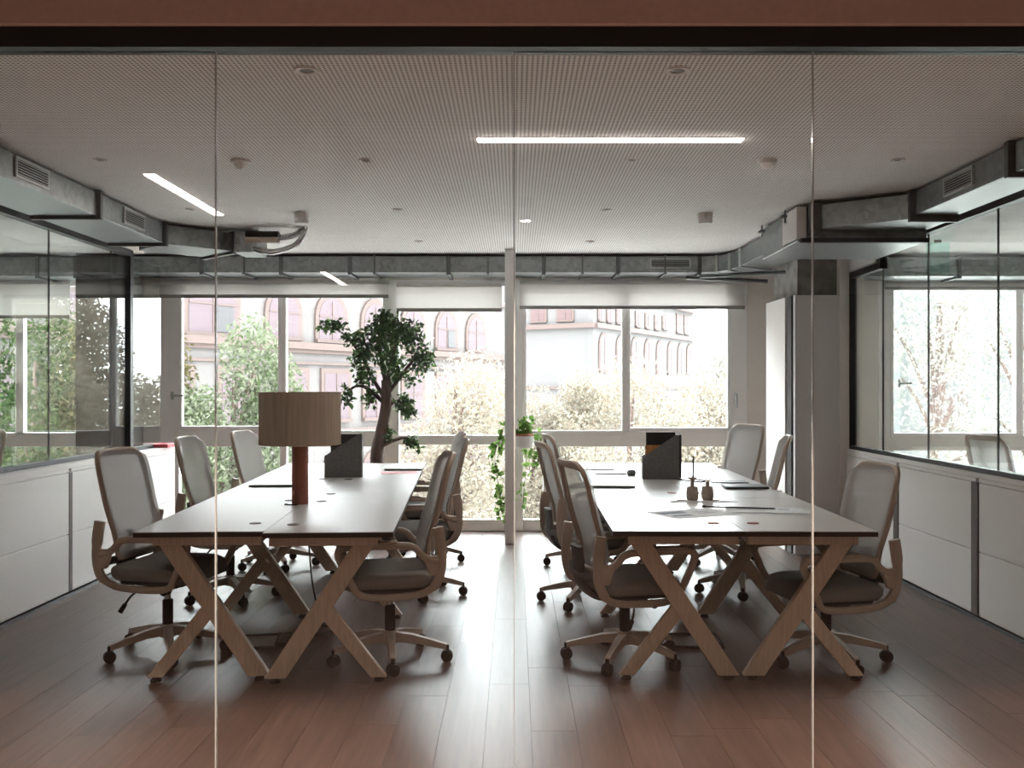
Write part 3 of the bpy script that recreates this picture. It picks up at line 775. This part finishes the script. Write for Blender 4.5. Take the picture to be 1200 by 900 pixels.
    # side frames with the armrest loop
    sp = [(-.222, .742), (-.238, .64), (-.240, .54), (-.215, .46), (-.165, .415), (-.08, .398), (.08, .395), (.165, .412), (.205, .47), (.262, .585), (.272, .628), (.245, .652), (.12, .655), (-.02, .655), (-.10, .645), (-.14, .605), (-.18, .58), (-.225, .57)]
    for s in (-1, 1):
        pts = catmull([(a, s*(.268 if z > .45 else .25), z) for a, z in sp], 4)
        MB().sweep(pts, (0, 1, 0), [.058 if k_ < 5 else .048 if k_ < 14 else .036 for k_ in range(len(pts))], .03, n=8).build('arm_frame', 'beige', t, smooth=50)
        MB().prism([(-.252, .50), (-.18, .50), (-.15, .585), (-.18, .60), (-.252, .60)], lambda a, b: Vector((a, s*.256, b)), lambda a, b: Vector((a, s*.280, b))).build('arm_joint', 'beige', t, bevel=.005)
        MB().box(-.02, .23, s*.268-.022, s*.268+.022, .668, .682).build('arm_pad', 'beige', t, bevel=.006)
    return t
LOWER = ('star_base', 'caster', 'column_sleeve')
def place(t, x, y, deg, top):
    t.location = (x, y, 0); t.rotation_euler = (0, 0, math.radians(deg))
    dz = top - 1.09
    for c in t.children:
        if c.name.split('.')[0] not in LOWER: c.location.z = dz
    sb = (hash((round(x, 2), round(y, 2))) % 72)
    return t
chairs = [
 (-1.87, 5.20, -12, 1.085, 'beige mesh task chair nearest the camera on the left cabinet side'),
 (-1.93, 6.55, -4, 1.085, 'middle chair of the row along the left cabinets, grey mesh back'),
 (-1.90, 7.72, -10, 1.07, 'farthest chair of the row along the left cabinets, by the window'),
 (-.655, 5.07, 191, 1.075, 'beige mesh task chair nearest the camera in the aisle, left bench'),
 (-.655, 6.68, 190, 1.06, 'middle chair on the aisle side of the left bench, behind the nearest one'),
 (-.74, 7.95, 190, 1.05, 'farthest chair on the aisle side of the left bench, near the window'),
 (.577, 5.05, 14, 1.045, 'beige mesh task chair nearest the camera at the right bench, back to the aisle'),
 (.48, 6.42, 10, 1.06, 'middle aisle chair of the right bench, half hidden by the nearest one'),
 (.56, 7.70, 8, 1.05, 'farthest aisle chair of the right bench, close to the white post'),
 (1.63, 5.05, 192, 1.015, 'beige mesh task chair pushed in at the near right corner of the right bench'),
 (1.59, 6.75, 169, 1.085, 'task chair seen edge-on in front of the bright board by the boxed column'),
 (1.68, 7.92, 206, 1.11, 'pale backed task chair at the far right end of the right bench, by the window'),
 (3.62, 6.9, 12, 1.08, 'task chair behind the right glass at a white table'),
 (-4.25, 7.3, 165, 1.10, 'task chair behind the left glass at the left picture edge'),
]
proto = chair_proto()
for k in range(len(chairs)-1, -1, -1):
    x_, y_, d_, z_, lb = chairs[k]
    c = proto if k == 0 else dup_tree(proto)
    place(c, x_, y_, d_, z_); tag(c, lb, 'chair', 'beige task chairs')

# simple white tables in the neighbouring rooms
for (x0, x1, y0, y1, lb) in ((3.75, 5.4, 6.2, 9.0, 'white desk with birch legs behind the right glass'), (-6.2, -4.40, 6.2, 8.4, 'white desk with birch legs behind the left glass')):
    t = empty('office_desk', lb, 'desk', ((x0+x1)/2, (y0+y1)/2, 0)); a, b = (x1-x0)/2, (y1-y0)/2
    bx('tabletop', 'top', -a, a, -b, b, TH-.026, TH, t, .002)
    bx('apron', 'birch', -a+.08, a-.08, -b+.06, b-.06, TH-.07, TH-.028, t)
    for u in (-1, 1):
        for v in (-1, 1):
            MB().box(-.03, .03, -.03, .03, 0, TH-.06).build('leg', 'birch', t, loc=(u*(a-.12), v*(b-.1), 0))

# ================================================================== things on the benches
# drum lamp
lp = empty('table_lamp', 'table lamp with beige linen drum shade on a terracotta cylinder base', 'lamp', (-1.272, 5.72, TH))
MB().lathe([(.001, 0), (.046, 0), (.048, .004), (.048, .40), (.044, .405), (.001, .405)], n=32).build('base', 'terracotta', lp, smooth=40)
MB().lathe([(.236, .355), (.239, .355), (.239, .660), (.236, .660)], n=56).build('lamp_shade', 'shade', lp, smooth=40)
sh = MB()
for zz in (.355, .66):
    sh.tube([(.2385*math.cos(2*PI*k/48), .2385*math.sin(2*PI*k/48), zz) for k in range(48)], .003, 6, closed=True)
sh.build('shade_rim', 'shade', lp, smooth=60)
MB().tube([(0, 0, .40), (0, 0, .58)], .012, 8).tube([(-.235, 0, .645), (.235, 0, .645)], .003, 6).tube([(0, 0, .57), (0, 0, .65)], .004, 6).build('stem', 'chrome', lp, smooth=40)
cb = MB().tube(catmull([(-1.28, 5.78, .712), (-1.24, 5.80, .50), (-1.22, 5.80, .28), (-1.185, 5.80, .10), (-1.15, 5.76, .012), (-1.08, 5.72, .012)], 5), .005, 6)
cb2 = []
for k in range(60):
    a = k/20*2*PI; cb2.append((-1.13+.075*math.cos(a), 5.62+.13*math.sin(a), .012+.0065*(k//20)))
cb.tube(cb2, .005, 6)
tag(cb.build('lamp_cord', 'rubber', smooth=60), 'black lamp cord hanging from the left bench and coiled on the floor', 'cord')
tag(MB().box(-1.335, -1.272, 5.640, 5.652, TH+.0005, TH+.006).tube([(-1.33, 5.66, TH+.004), (-1.35, 5.66, TH+.004)], .004, 6).build('small_plug', 'rubber'), 'tiny black plug lying beside the lamp base', 'plug')

def floor_box(cx, cy, rz, label):
    t = empty('floor_socket_box', label, 'floor socket', (cx, cy, 0), rz)
    f = MB(); f.box(-.17, .17, -.15, -.128, 0, .014).box(-.17, .17, .128, .15, 0, .014).box(-.17, -.145, -.128, .128, 0, .02).box(.095, .17, -.128, .128, 0, .022)
    f.build('frame', 'rubber', t, bevel=.002)
    bx('lid_insert', 'plank', -.145, .095, -.128, .128, .0005, .008, t)
    for k in range(4): bx('socket', 'shell', .11, .155, -.10+.055*k, -.065+.055*k, .022, .026, t, .001)
floor_box(.98, 5.42, .0, 'flat black floor socket box under the right bench')
floor_box(-1.43, 5.40, .15, 'flat black floor socket box under the left bench')

def file_box(x, y, rz, label, W_=.25, Hh=.33, filled=False):
    t = empty('magazine_file', label, 'magazine file', (x, y, TH), rz)
    side = [(-W_/2, 0), (W_/2, 0), (W_/2, Hh), (W_/2-.03, Hh), (-W_/2, Hh*.50)]
    for k, yy in enumerate((-.05, .046)):
        MB().prism(side, lambda a, b: Vector((a, yy, b)), lambda a, b: Vector((a, yy+.004, b))).build('side_panel', 'felt', t)
    bx('back_panel', 'felt', W_/2-.004, W_/2, -.046, .046, 0, Hh, t)
    bx('front_panel', 'felt', -W_/2, -W_/2+.004, -.046, .046, 0, Hh*.50, t)
    bx('bottom_panel', 'felt', -W_/2+.004, W_/2-.004, -.046, .046, 0, .004, t)
    return t
file_box(-1.315, 7.43, math.radians(3), 'dark grey magazine file behind the drum lamp on the left bench', .285)
MB_ = tag(MB().box(-.10, .12, -.03, -.022, 0, .325).build('magazine', 'darkcover', loc=(-1.315, 7.445, TH+.006)), 'dark magazine standing in the magazine file of the left bench', 'magazine')
MB_.rotation_euler = (0, 0, math.radians(3))
file_box(1.10, 7.28, math.radians(-2), 'dark grey magazine file on the right bench holding ochre and black covers', .27)
tag(bx('magazine', 'ochre', .985, 1.20, 7.262, 7.270, TH+.006, TH+.255), 'ochre magazine standing in the file on the right bench', 'magazine')
tag(bx('magazine', 'darkcover', .995, 1.215, 7.292, 7.302, TH+.006, TH+.352), 'tall black magazine standing in the file on the right bench', 'magazine')
tag(bx('book', 'darkcover', 1.03, 1.275, 7.36, 7.385, TH, TH+.33, None, .003), 'thin black binder standing behind the right magazine file', 'book')
tag(MB().lathe([(.001, 0), (.028, 0), (.036, .018), (.03, .04), (.001, .048)], (.915, 7.55, TH), 16).build('computer_mouse', 'felt', smooth=60), 'round dark computer mouse left of the right magazine file', 'mouse')
tag(MB().tube(catmull([(1.2, 7.25, TH+.004), (1.28, 7.10, TH+.004), (1.36, 7.0, TH+.004), (1.40, 7.1, TH+.004), (1.32, 7.24, TH+.004)], 5), .004, 6).build('cable', 'strip', smooth=60), 'thin cable lying right of the right magazine file', 'cable')

def laptop(x, y, rz, label, w=.31, d=.22, m='laptop', th=.018):
    t = empty('laptop', label, 'laptop', (x, y, TH), math.radians(rz))
    bx('base', 'laptop_edge', -w/2, w/2, -d/2, d/2, .003, th*.55, t, .002)
    bx('lid', m, -w/2, w/2, -d/2, d/2, th*.6, th, t, .002)
    for a in (-1, 1):
        for b in (-1, 1): bx('foot', 'rubber', a*(w/2-.03)-.01, a*(w/2-.03)+.01, b*(d/2-.03)-.006, b*(d/2-.03)+.006, 0, .0035, t)
laptop(-1.69, 6.78, 4, 'closed grey laptop on the left bench in front of the second left chair')
laptop(-.93, 8.10, 3, 'closed silver laptop at the far aisle corner of the left bench')
laptop(.68, 6.72, -3, 'closed pale laptop on the right bench by the second aisle chair')
laptop(1.58, 6.62, -2, 'closed dark laptop on the right bench beyond the two pots', .29, .2, 'laptop_edge')
def sheet(name, x, y, rz, w, d, m, label, cat, z=0., group=None, th=.0012):
    t = MB().box(-w/2, w/2, -d/2, d/2, 0, th).build(name, m, loc=(x, y, TH+z)); t.rotation_euler = (0, 0, math.radians(rz)); return tag(t, label, cat, group)
sheet('paper_sheet', -.93, 7.80, 14, .30, .21, 'pink', 'pink paper sheet in front of the silver laptop on the left bench', 'paper')
sheet('notebook', .72, 8.13, -6, .24, .15, 'laptop', 'thin grey notebook at the far aisle corner of the right bench', 'notebook', 0, None, .012)
sheet('notebook', .76, 7.72, 3, .24, .17, 'darkcover', 'thin dark notebook in front of the grey one on the right bench', 'notebook', 0, None, .008)
sheet('tablet', 1.56, 7.02, -3, .26, .17, 'laptop_edge', 'thin dark tablet lying behind the dark laptop on the right bench', 'tablet', 0, None, .007)
def printed(x, y, rz, w, d, label, z, blots):
    t = sheet('paper_sheet', x, y, rz, w, d, 'paper', label, 'paper', z, None, .001)
    for a, b, c, e in blots:
        bx('printed_block', 'print', a, b, c, e, .001, .0013, t)
printed(.98, 5.28, 24, .42, .30, 'white printed sheet with blue marks below the two pots', .0005, [(-.18, -.02, .02, .10), (-.17, -.05, -.08, -.03), (.02, .12, .03, .045), (.02, .15, -.02, -.005)])
printed(1.40, 5.40, -8, .42, .25, 'white printed sheet right of the pots on the right bench', .003, [(-.15, -.02, .05, .06), (-.15, .02, .02, .028), (-.15, .0, -.02, -.012), (.08, .14, .03, .06)])
pn = tag(MB().tube([(-.19, 0, 0), (.19, 0, 0)], .0042, 8).tube([(.19, 0, 0), (.203, 0, 0)], [.0042, .0008], 8).tube([(-.205, 0, 0), (-.185, 0, 0)], .007, 8).build('pencil', 'darkcover', loc=(1.27, 5.46, TH+.010), smooth=40), 'long black pencil lying across the printed sheets', 'pencil')
pn.rotation_euler = (0, 0, math.radians(-14))
sheet('paper_sheet', 1.14, 5.82, 0, .40, .10, 'paper', 'narrow paper strip under the two pots', 'paper', .0)

# two small stone pots
def pot(x, y, label):
    t = empty('small_pot', label, 'pot', (x, y, TH+.0013))
    MB().lathe([(.001, 0), (.031, 0), (.037, .012), (.038, .04), (.034, .075), (.031, .082), (.028, .080), (.029, .068), (.001, .068)], n=20).build('body', 'stone', t, smooth=50)
    return t
p1 = pot(1.088, 5.90, 'left small speckled pot holding a candle dish with a dark taper')
MB().lathe([(.001, .068), (.014, .068), (.012, .11), (.018, .128), (.001, .13)], n=12).build('neck', 'stone', p1, smooth=50)
MB().lathe([(.001, .128), (.02, .128), (.034, .136), (.033, .139), (.001, .134)], n=16).build('dish', 'stone', p1, smooth=40)
MB().tube([(0.004, 0, .132), (0.006, 0, .27)], [.0055, .004], 8).build('taper', 'darkcover', p1, smooth=40)
p2 = pot(1.183, 5.91, 'right small speckled pot with a dry twig')
MB().tube([(0, 0, .07), (0, 0, .11)], .013, 10).build('neck', 'stone', p2, smooth=50)
tw = MB(); rr_ = random.Random(3)
for k in range(7):
    a = k*.9; r1 = rr_.uniform(.02, .04); tw.tube(catmull([(0, 0, .1), (.4*r1*math.cos(a), .4*r1*math.sin(a), .12), (r1*math.cos(a), r1*math.sin(a), .115+rr_.uniform(0, .04))], 3), .0022, 5)
tw.build('twig', 'birch', p2, smooth=60)
# red book on the left cabinets
tag(MB().box(-.09, .09, -.13, .13, 0, .03).build('book', 'red', loc=(-3.1, 8.50, .906), bevel=.003), 'red book lying at the window end of the left cabinets', 'book')

# ================================================================== plants inside
def branchy(path, radii): return MB().tube(catmull(path, 5), radii, 9)
fx, fy = -1.29, 9.16
fp = empty('potted_ficus', 'tall potted ficus tree standing by the windows behind the left bench', 'plant', (fx, fy, 0))
MB().lathe([(.001, 0), (.14, 0), (.17, .3), (.175, .32), (.155, .32), (.15, .29), (.001, .29)], n=28).build('pot', 'terracotta', fp, smooth=40)
MB().lathe([(.001, .285), (.15, .285), (.15, .30), (.001, .305)], n=20).build('soil', 'soil', fp)
tp = [(.02, 0, .28), (-.01, 0, .6), (-.015, 0, .80), (.02, 0, .98), (.055, 0, 1.15), (.075, 0, 1.32), (.07, 0, 1.5)]
P = catmull(tp, 4); MB().tube(P, [.075-.03*k/len(P) for k in range(len(P))], 10).build('trunk', 'bark', fp, smooth=60)
brs = [[(.075, 0, 1.30), (-.05, .02, 1.5), (-.16, .02, 1.72), (-.30, .02, 1.9), (-.46, 0, 2.04)],
       [(.07, 0, 1.42), (.12, -.02, 1.65), (.16, 0, 1.85), (.20, .02, 2.05)],
       [(.07, 0, 1.45), (.02, .03, 1.7), (0, .03, 1.92), (.02, .02, 2.1)],
       [(.075, 0, 1.35), (.22, 0, 1.55), (.36, 0, 1.72), (.46, 0, 1.74)],
       [(.06, 0, 1.22), (.16, .0, 1.30), (.25, 0, 1.27)],
       [(.03, 0, 1.0), (.09, -.02, 1.04), (.11, -.02, .98)],
       [(.0, 0, .86), (.15, -.02, .93), (.27, -.02, .95), (.34, -.02, .86)],
       [(.055, 0, 1.28), (-.10, -.02, 1.42), (-.22, -.02, 1.44), (-.31, -.02, 1.36)]]
for b in brs:
    p = catmull(b, 4); MB().tube(p, [.02*(1-.8*k/len(p))+.003 for k in range(len(p))], 6).build('branch', 'bark', fp, smooth=60)
rg = np.random.default_rng(5)
cl = [((.10, 0, 1.98), (.24, .2, .14), 190), ((.28, 0, 1.92), (.15, .15, .16), 100), ((.0, 0, 1.80), (.2, .18, .16), 110), ((.42, 0, 1.70), (.12, .12, .15), 90), ((-.16, 0, 1.72), (.12, .1, .10), 55), ((-.14, 0, 1.55), (.12, .1, .10), 50),
      ((-.44, 0, 2.02), (.15, .07, .06), 44), ((-.25, 0, 1.90), (.13, .07, .08), 40), ((.15, 0, 1.62), (.13, .15, .14), 70), ((-.08, 0, 1.34), (.08, .1, .10), 42), ((.24, 0, 1.27), (.09, .1, .12), 60), ((.30, 0, 1.20), (.06, .06, .06), 25),
      ((.28, 0, 1.52), (.10, .1, .08), 16), ((-.30, -.02, 1.36), (.07, .05, .12), 30), ((.10, -.02, .99), (.05, .05, .07), 16), ((.32, -.02, .90), (.09, .05, .08), 34), ((.06, 0, 2.12), (.12, .1, .06), 24)]
pts = []
for c, r, n in cl:
    n = int(n*3.0); d = rg.normal(size=(n, 3)); d /= np.linalg.norm(d, axis=1)[:, None]; d *= rg.uniform(.3, 1.0, n)[:, None]
    pts.append(np.array(c)+d*np.array(r)*1.05)
leaf_mesh('foliage', 'ficus', np.concatenate(pts), .06, 1, fp, .35, .52)
# hanging planter on the white post
hp = empty('hanging_planter', 'white planter with trailing green vine fixed to the slim white post', 'planter', (.06, 8.985, .87))
MB().lathe([(.001, 0), (.10, 0), (.12, .02), (.125, .11), (.115, .11), (.11, .03), (.001, .03)], n=24).build('pot', 'frame', hp, smooth=40)
MB().lathe([(.001, .10), (.118, .10), (.122, .112), (.122, .130), (.108, .130), (.108, .112), (.001, .112)], n=24).build('terracotta_liner', 'terracotta', hp, smooth=40)
vp = []
def trail(p, n, spread):
    p = np.array([tuple(q) for q in catmull(p, 8)]); idx = rg.integers(0, len(p), n); vp.append(p[idx]+rg.normal(size=(n, 3))*spread)
tr = [[(-.05, 0, .13), (-.17, .02, .10), (-.24, .02, -.05), (-.23, .02, -.25), (-.19, .02, -.45), (-.17, 0, -.62)],
      [(.05, 0, .13), (.14, 0, .14), (.18, 0, .06), (.15, 0, -.05), (.12, 0, -.12)], [(0, 0, .13), (.02, 0, .22), (.03, 0, .26)], [(.06, .0, .13), (.09, 0, .2), (.10, 0, .29)],
      [(-.06, .02, .13), (-.12, .03, .17), (-.17, .03, .18)], [(.03, .06, .1), (.05, .13, -.1), (.03, .13, -.4), (.02, .12, -.55)]]
for p, n in zip(tr, (150, 34, 60, 22, 24, 40)):
    MB().tube(catmull(p, 5), .003, 5).build('vine', 'leafstem' if 'leafstem' in M else 'bark', hp, smooth=60)
    trail(p, n, .024)
leaf_mesh('foliage', 'vine', np.concatenate(vp), .062, 2, hp, .4, .8)

# added teal panel imitating a green sign's reflection in the right glass
sg = empty('sign_reflection_panel', 'small teal panel behind the right glass, standing in for a reflected sign', 'reflection', (3.62, 8.25, 2.40))
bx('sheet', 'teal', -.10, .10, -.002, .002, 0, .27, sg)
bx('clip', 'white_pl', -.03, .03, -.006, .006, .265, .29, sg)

# ================================================================== street outside
struct(bx('ground_street', 'street', -90, 90, 10.5, 160, -5.2, -5.0))
def facade_T(o, d):
    d = Vector((d[0], d[1], 0)).normalized(); n = Vector((d.y, -d.x, 0))        # n points toward the viewer side
    return Matrix(((d.x, n.x, 0, o[0]), (d.y, n.y, 0, o[1]), (0, 0, 1, 0), (0, 0, 0, 1)))
def fbox(T, t0, t1, n0, n1, z0, z1, nm, m, par): return MB().box(t0, t1, n0, n1, z0, z1, T).build(nm, m, par)
def arch_poly(w, h, n=10):
    r = w/2; pts = [(-r, 0), (r, 0)]
    pts += [(r*math.cos(PI*k/n), h-r+r*math.sin(PI*k/n)) for k in range(n+1)]
    return pts
def fwin(par, T, t, z, w, h, arch=True, pane='shut', openleaf=False):
    mk = lambda off: (lambda a, b: T @ Vector((t+a, off, z+b)))
    poly = arch_poly(w, h) if arch else [(-w/2, 0), (w/2, 0), (w/2, h), (-w/2, h)]
    s = .22
    out = arch_poly(w+2*s, h+s) if arch else [(-w/2-s, 0), (w/2+s, 0), (w/2+s, h+s), (-w/2-s, h+s)]
    win = MB().prism(out, mk(0), mk(.10)).build('window', 'trimp', par)
    MB().prism(poly, mk(.02), mk(.115)).build('shutter', pane, win)
    MB().box(t-.03, t+.03, .11, .14, z, z+h-(w*.1 if arch else 0), T).box(t-w/2, t+w/2, .11, .14, z+h*.52, z+h*.52+.06, T).build('glazing_bar', 'trimp', win)
    if openleaf: MB().box(t+.05, t+w*.42, .12, .16, z+.05, z+h*.5, T).build('open_leaf', 'shutdark', win)
    MB().box(t-w/2-s, t+w/2+s, 0, .2, z-.14, z, T).build('sill', 'trimp', win)
bA = empty('street_building', 'pink rendered building with arched shuttered windows behind the left trees', 'building')
TA = facade_T((-7.7, 40), (.443, .896))
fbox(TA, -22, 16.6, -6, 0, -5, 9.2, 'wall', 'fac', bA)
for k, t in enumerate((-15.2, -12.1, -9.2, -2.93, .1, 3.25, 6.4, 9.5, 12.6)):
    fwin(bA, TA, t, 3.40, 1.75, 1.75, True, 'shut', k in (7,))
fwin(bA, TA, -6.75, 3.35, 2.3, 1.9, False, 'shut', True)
for t in (-15, -11.8, -8.6, -5.5, -2.4, 0.4, 3.3, 6.4, 9.5, 12.6):
    fwin(bA, TA, t, .1, 1.6, 1.9, False, 'shut'); fwin(bA, TA, t, -3.8, 1.7, 2.3, True, 'shut')
    fwin(bA, TA, t, 6.4, 1.5, 1.8, False, 'shut')
for z0, z1, n, m in ((2.95, 3.22, .35, 'trimp'), (2.80, 2.95, .2, 'trimp'), (2.35, 2.45, .12, 'trimp'), (5.9, 6.1, .3, 'trimp'), (9.0, 9.3, .5, 'trimp'), (-.5, -.3, .15, 'trimp')):
    fbox(TA, -22, 16.7, 0, n, z0, z1, 'cornice', m, bA)
bB = empty('street_building', 'long pale building with red shutters whose corner faces the right window', 'building')
TB = facade_T((.3, 75.6), (5.55, -3.7))
TC = facade_T((5.85, 71.9), (11.65, 22.7))
LB = math.hypot(5.55, 3.7); LC = math.hypot(11.65, 22.7)
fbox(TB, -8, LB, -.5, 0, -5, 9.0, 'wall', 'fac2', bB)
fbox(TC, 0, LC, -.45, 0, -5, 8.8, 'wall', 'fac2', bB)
for z0, z1, n in ((5.9, 6.25, .4), (8.6, 9.0, .6), (1.3, 1.5, .25)):
    fbox(TB, -8, LB+.2, 0, n, z0, z1, 'cornice', 'trimp', bB); fbox(TC, 0, LC+.1, 0, n, z0, z1, 'cornice', 'trimp', bB)
for t in (1.9, 4.3): fwin(bB, TB, t, 6.55, 1.1, .9, False, 'redshut')
for t in (1.2, 3.0, 5.0, 7.0, 9.4, 11.8, 14.2): fwin(bB, TC, t+.2, 6.55, .8, 1.0, False, 'shut')
for t in (16.6,): fwin(bB, TC, t, 6.7, .9, .9, False, 'shut')
fwin(bB, TC, 21.0, 6.6, 1.5, 1.5, False, 'redshut'); fwin(bB, TC, 23.2, 6.6, 1.2, 1.5, False, 'shut')
for t in (2.0, 5.6, 9.0, 12.2, 15.3, 18.4, 21.4, 24.2): fwin(bB, TC, t, 2.7, 1.55, 2.7, True, 'shut')
bC = empty('street_building', 'plain pale apartment block seen far left beyond the side glass', 'building')
TCc = facade_T((-44, 30), (1, .1))
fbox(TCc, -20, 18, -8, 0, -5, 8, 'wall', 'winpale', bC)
for k in range(8):
    for z in (-1, 2.2, 5.4): fwin(bC, TCc, -16+4.4*k, z, 1.2, 1.6, False, 'shutdark')
bD = empty('street_building', 'pale apartment block behind the bleached trees on the far right', 'building')
TD = facade_T((24, 60), (1, -.25))
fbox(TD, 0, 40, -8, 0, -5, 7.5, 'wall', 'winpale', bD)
for k in range(8):
    for z in (-1, 2.2, 4.9): fwin(bD, TD, 3+4.6*k, z, 1.3, 1.6, False, 'fac')

def tree(x, y, zc, rx, ry, rz_, m, n, seed, size, label, lobes=9):
    n = int(n*2.6); size *= .62
    t = empty('street_tree', label, 'tree', (x, y, -5), 0, 'trees outside the windows')
    rg = np.random.default_rng(seed); r0 = random.Random(seed)
    top = zc+5
    tb = MB()
    tpth = catmull([(0, 0, 0), (.08, .03, top*.3), (-.05, .05, top*.6), (.05, 0, top+rz_*.6)], 5)
    tb.tube(tpth, [.16*(1-.85*k/len(tpth)) for k in range(len(tpth))], 8); tb.build('trunk', 'bark', t, smooth=60)
    C = []; k = 0
    bm_ = MB()
    for k in range(lobes):
        a = r0.uniform(0, 2*PI); e = r0.uniform(-.9, .95); q = math.sqrt(max(0, 1-e*e))*r0.uniform(.45, .85)
        c = (rx*q*math.cos(a), ry*q*math.sin(a), top+rz_*e*.8); C.append(c)
        z0 = top+rz_*(e*.8)*.4-rz_*.35; base = (0, 0, max(top*.45, z0-.2))
        pth = catmull([base, (c[0]*.45, c[1]*.45, (base[2]+c[2])/2+.1), c], 4)
        bm_.tube(pth, [.05*(1-.8*j/len(pth)) for j in range(len(pth))], 5)
    bm_.build('branches', 'bark', t, smooth=60)
    C = np.array(C); pick = rg.integers(0, lobes, n); d = rg.normal(size=(n, 3)); d /= np.linalg.norm(d, axis=1)[:, None]
    rad = rg.uniform(.25, 1, n)**.6
    P = C[pick] + d*rad[:, None]*np.array([rx*.55, ry*.55, rz_*.42])
    leaf_mesh('foliage', m, P, size, seed+50, t, .5, .42)
    return t
tree(-4.35, 14.8, .3, 1.05, 1.2, 2.0, 'leaf_green', 6500, 11, .17, 'bright green street tree behind the left window pair', 12)
tree(-3.1, 16.5, -1.6, 1.1, 1.1, 1.7, 'leaf_green', 3500, 12, .16, 'lower green street tree behind the drum lamp', 9)
tree(-1.15, 18.0, .25, 1.3, 1.2, 2.0, 'leaf_pale', 5200, 13, .15, 'pale yellow street tree behind the middle window', 12)
tree(.35, 19.5, -.6, 1.0, 1.1, 1.9, 'leaf_pale', 4000, 14, .15, 'pale yellow street tree behind the slim white post', 10)
tree(2.15, 18.2, .1, 1.35, 1.2, 1.75, 'leaf_pale', 6000, 15, .15, 'pale yellow street tree behind the right window pair, left half', 13)
tree(3.75, 18.8, .0, 1.25, 1.2, 1.6, 'leaf_pale', 5500, 16, .15, 'pale yellow street tree behind the right window pair, right half', 12)
tree(-1.9, 21.0, -2.0, 1.5, 1.2, 1.8, 'leaf_pale', 3800, 17, .16, 'low pale street tree behind the indoor ficus', 9)
tree(1.2, 21.5, -2.0, 1.6, 1.2, 1.9, 'leaf_pale', 4200, 18, .16, 'low pale street tree behind the right bench', 9)
tree(4.2, 21.5, -2.1, 1.6, 1.2, 1.9, 'leaf_pale', 4200, 19, .16, 'low pale street tree far behind the right window', 9)
tree(-7.3, 14.6, .5, 1.1, 1.2, 2.2, 'leaf_dark', 6000, 21, .19, 'dark green street tree seen through the left glass at the picture edge', 12)
tree(-5.9, 14.8, .6, .9, 1.0, 2.2, 'leaf_olive', 5000, 22, .17, 'olive green street tree seen through the left glass by the black post', 11)
tree(-8.9, 16.0, .5, 1.3, 1.2, 2.2, 'leaf_dark', 4500, 23, .19, 'dark green street tree outside beyond the left picture edge', 10)
tree(7.0, 16.0, 1.4, 1.4, 1.3, 2.4, 'leaf_white', 2900, 24, .14, 'bleached pale street tree seen through the right glass', 13)
tree(8.9, 16.6, 1.2, 1.4, 1.3, 2.4, 'leaf_white', 2900, 25, .14, 'bleached pale street tree outside beyond the right picture edge', 12)
tree(4.55, 20.5, .9, .8, .9, 1.5, 'leaf_white', 3500, 26, .14, 'bleached pale street tree hidden behind the beige wall', 10)
tree(1.15, 20.3, -.25, 1.1, 1.0, 1.9, 'leaf_pale', 4200, 27, .15, 'pale yellow street tree just right of the slim white post', 10)
tree(10.0, 36.0, 2.4, 2.5, 2.0, 3.8, 'leaf_pale', 9000, 28, .32, 'tall pale street tree beyond the right wall, mirrored in the left glass', 13)
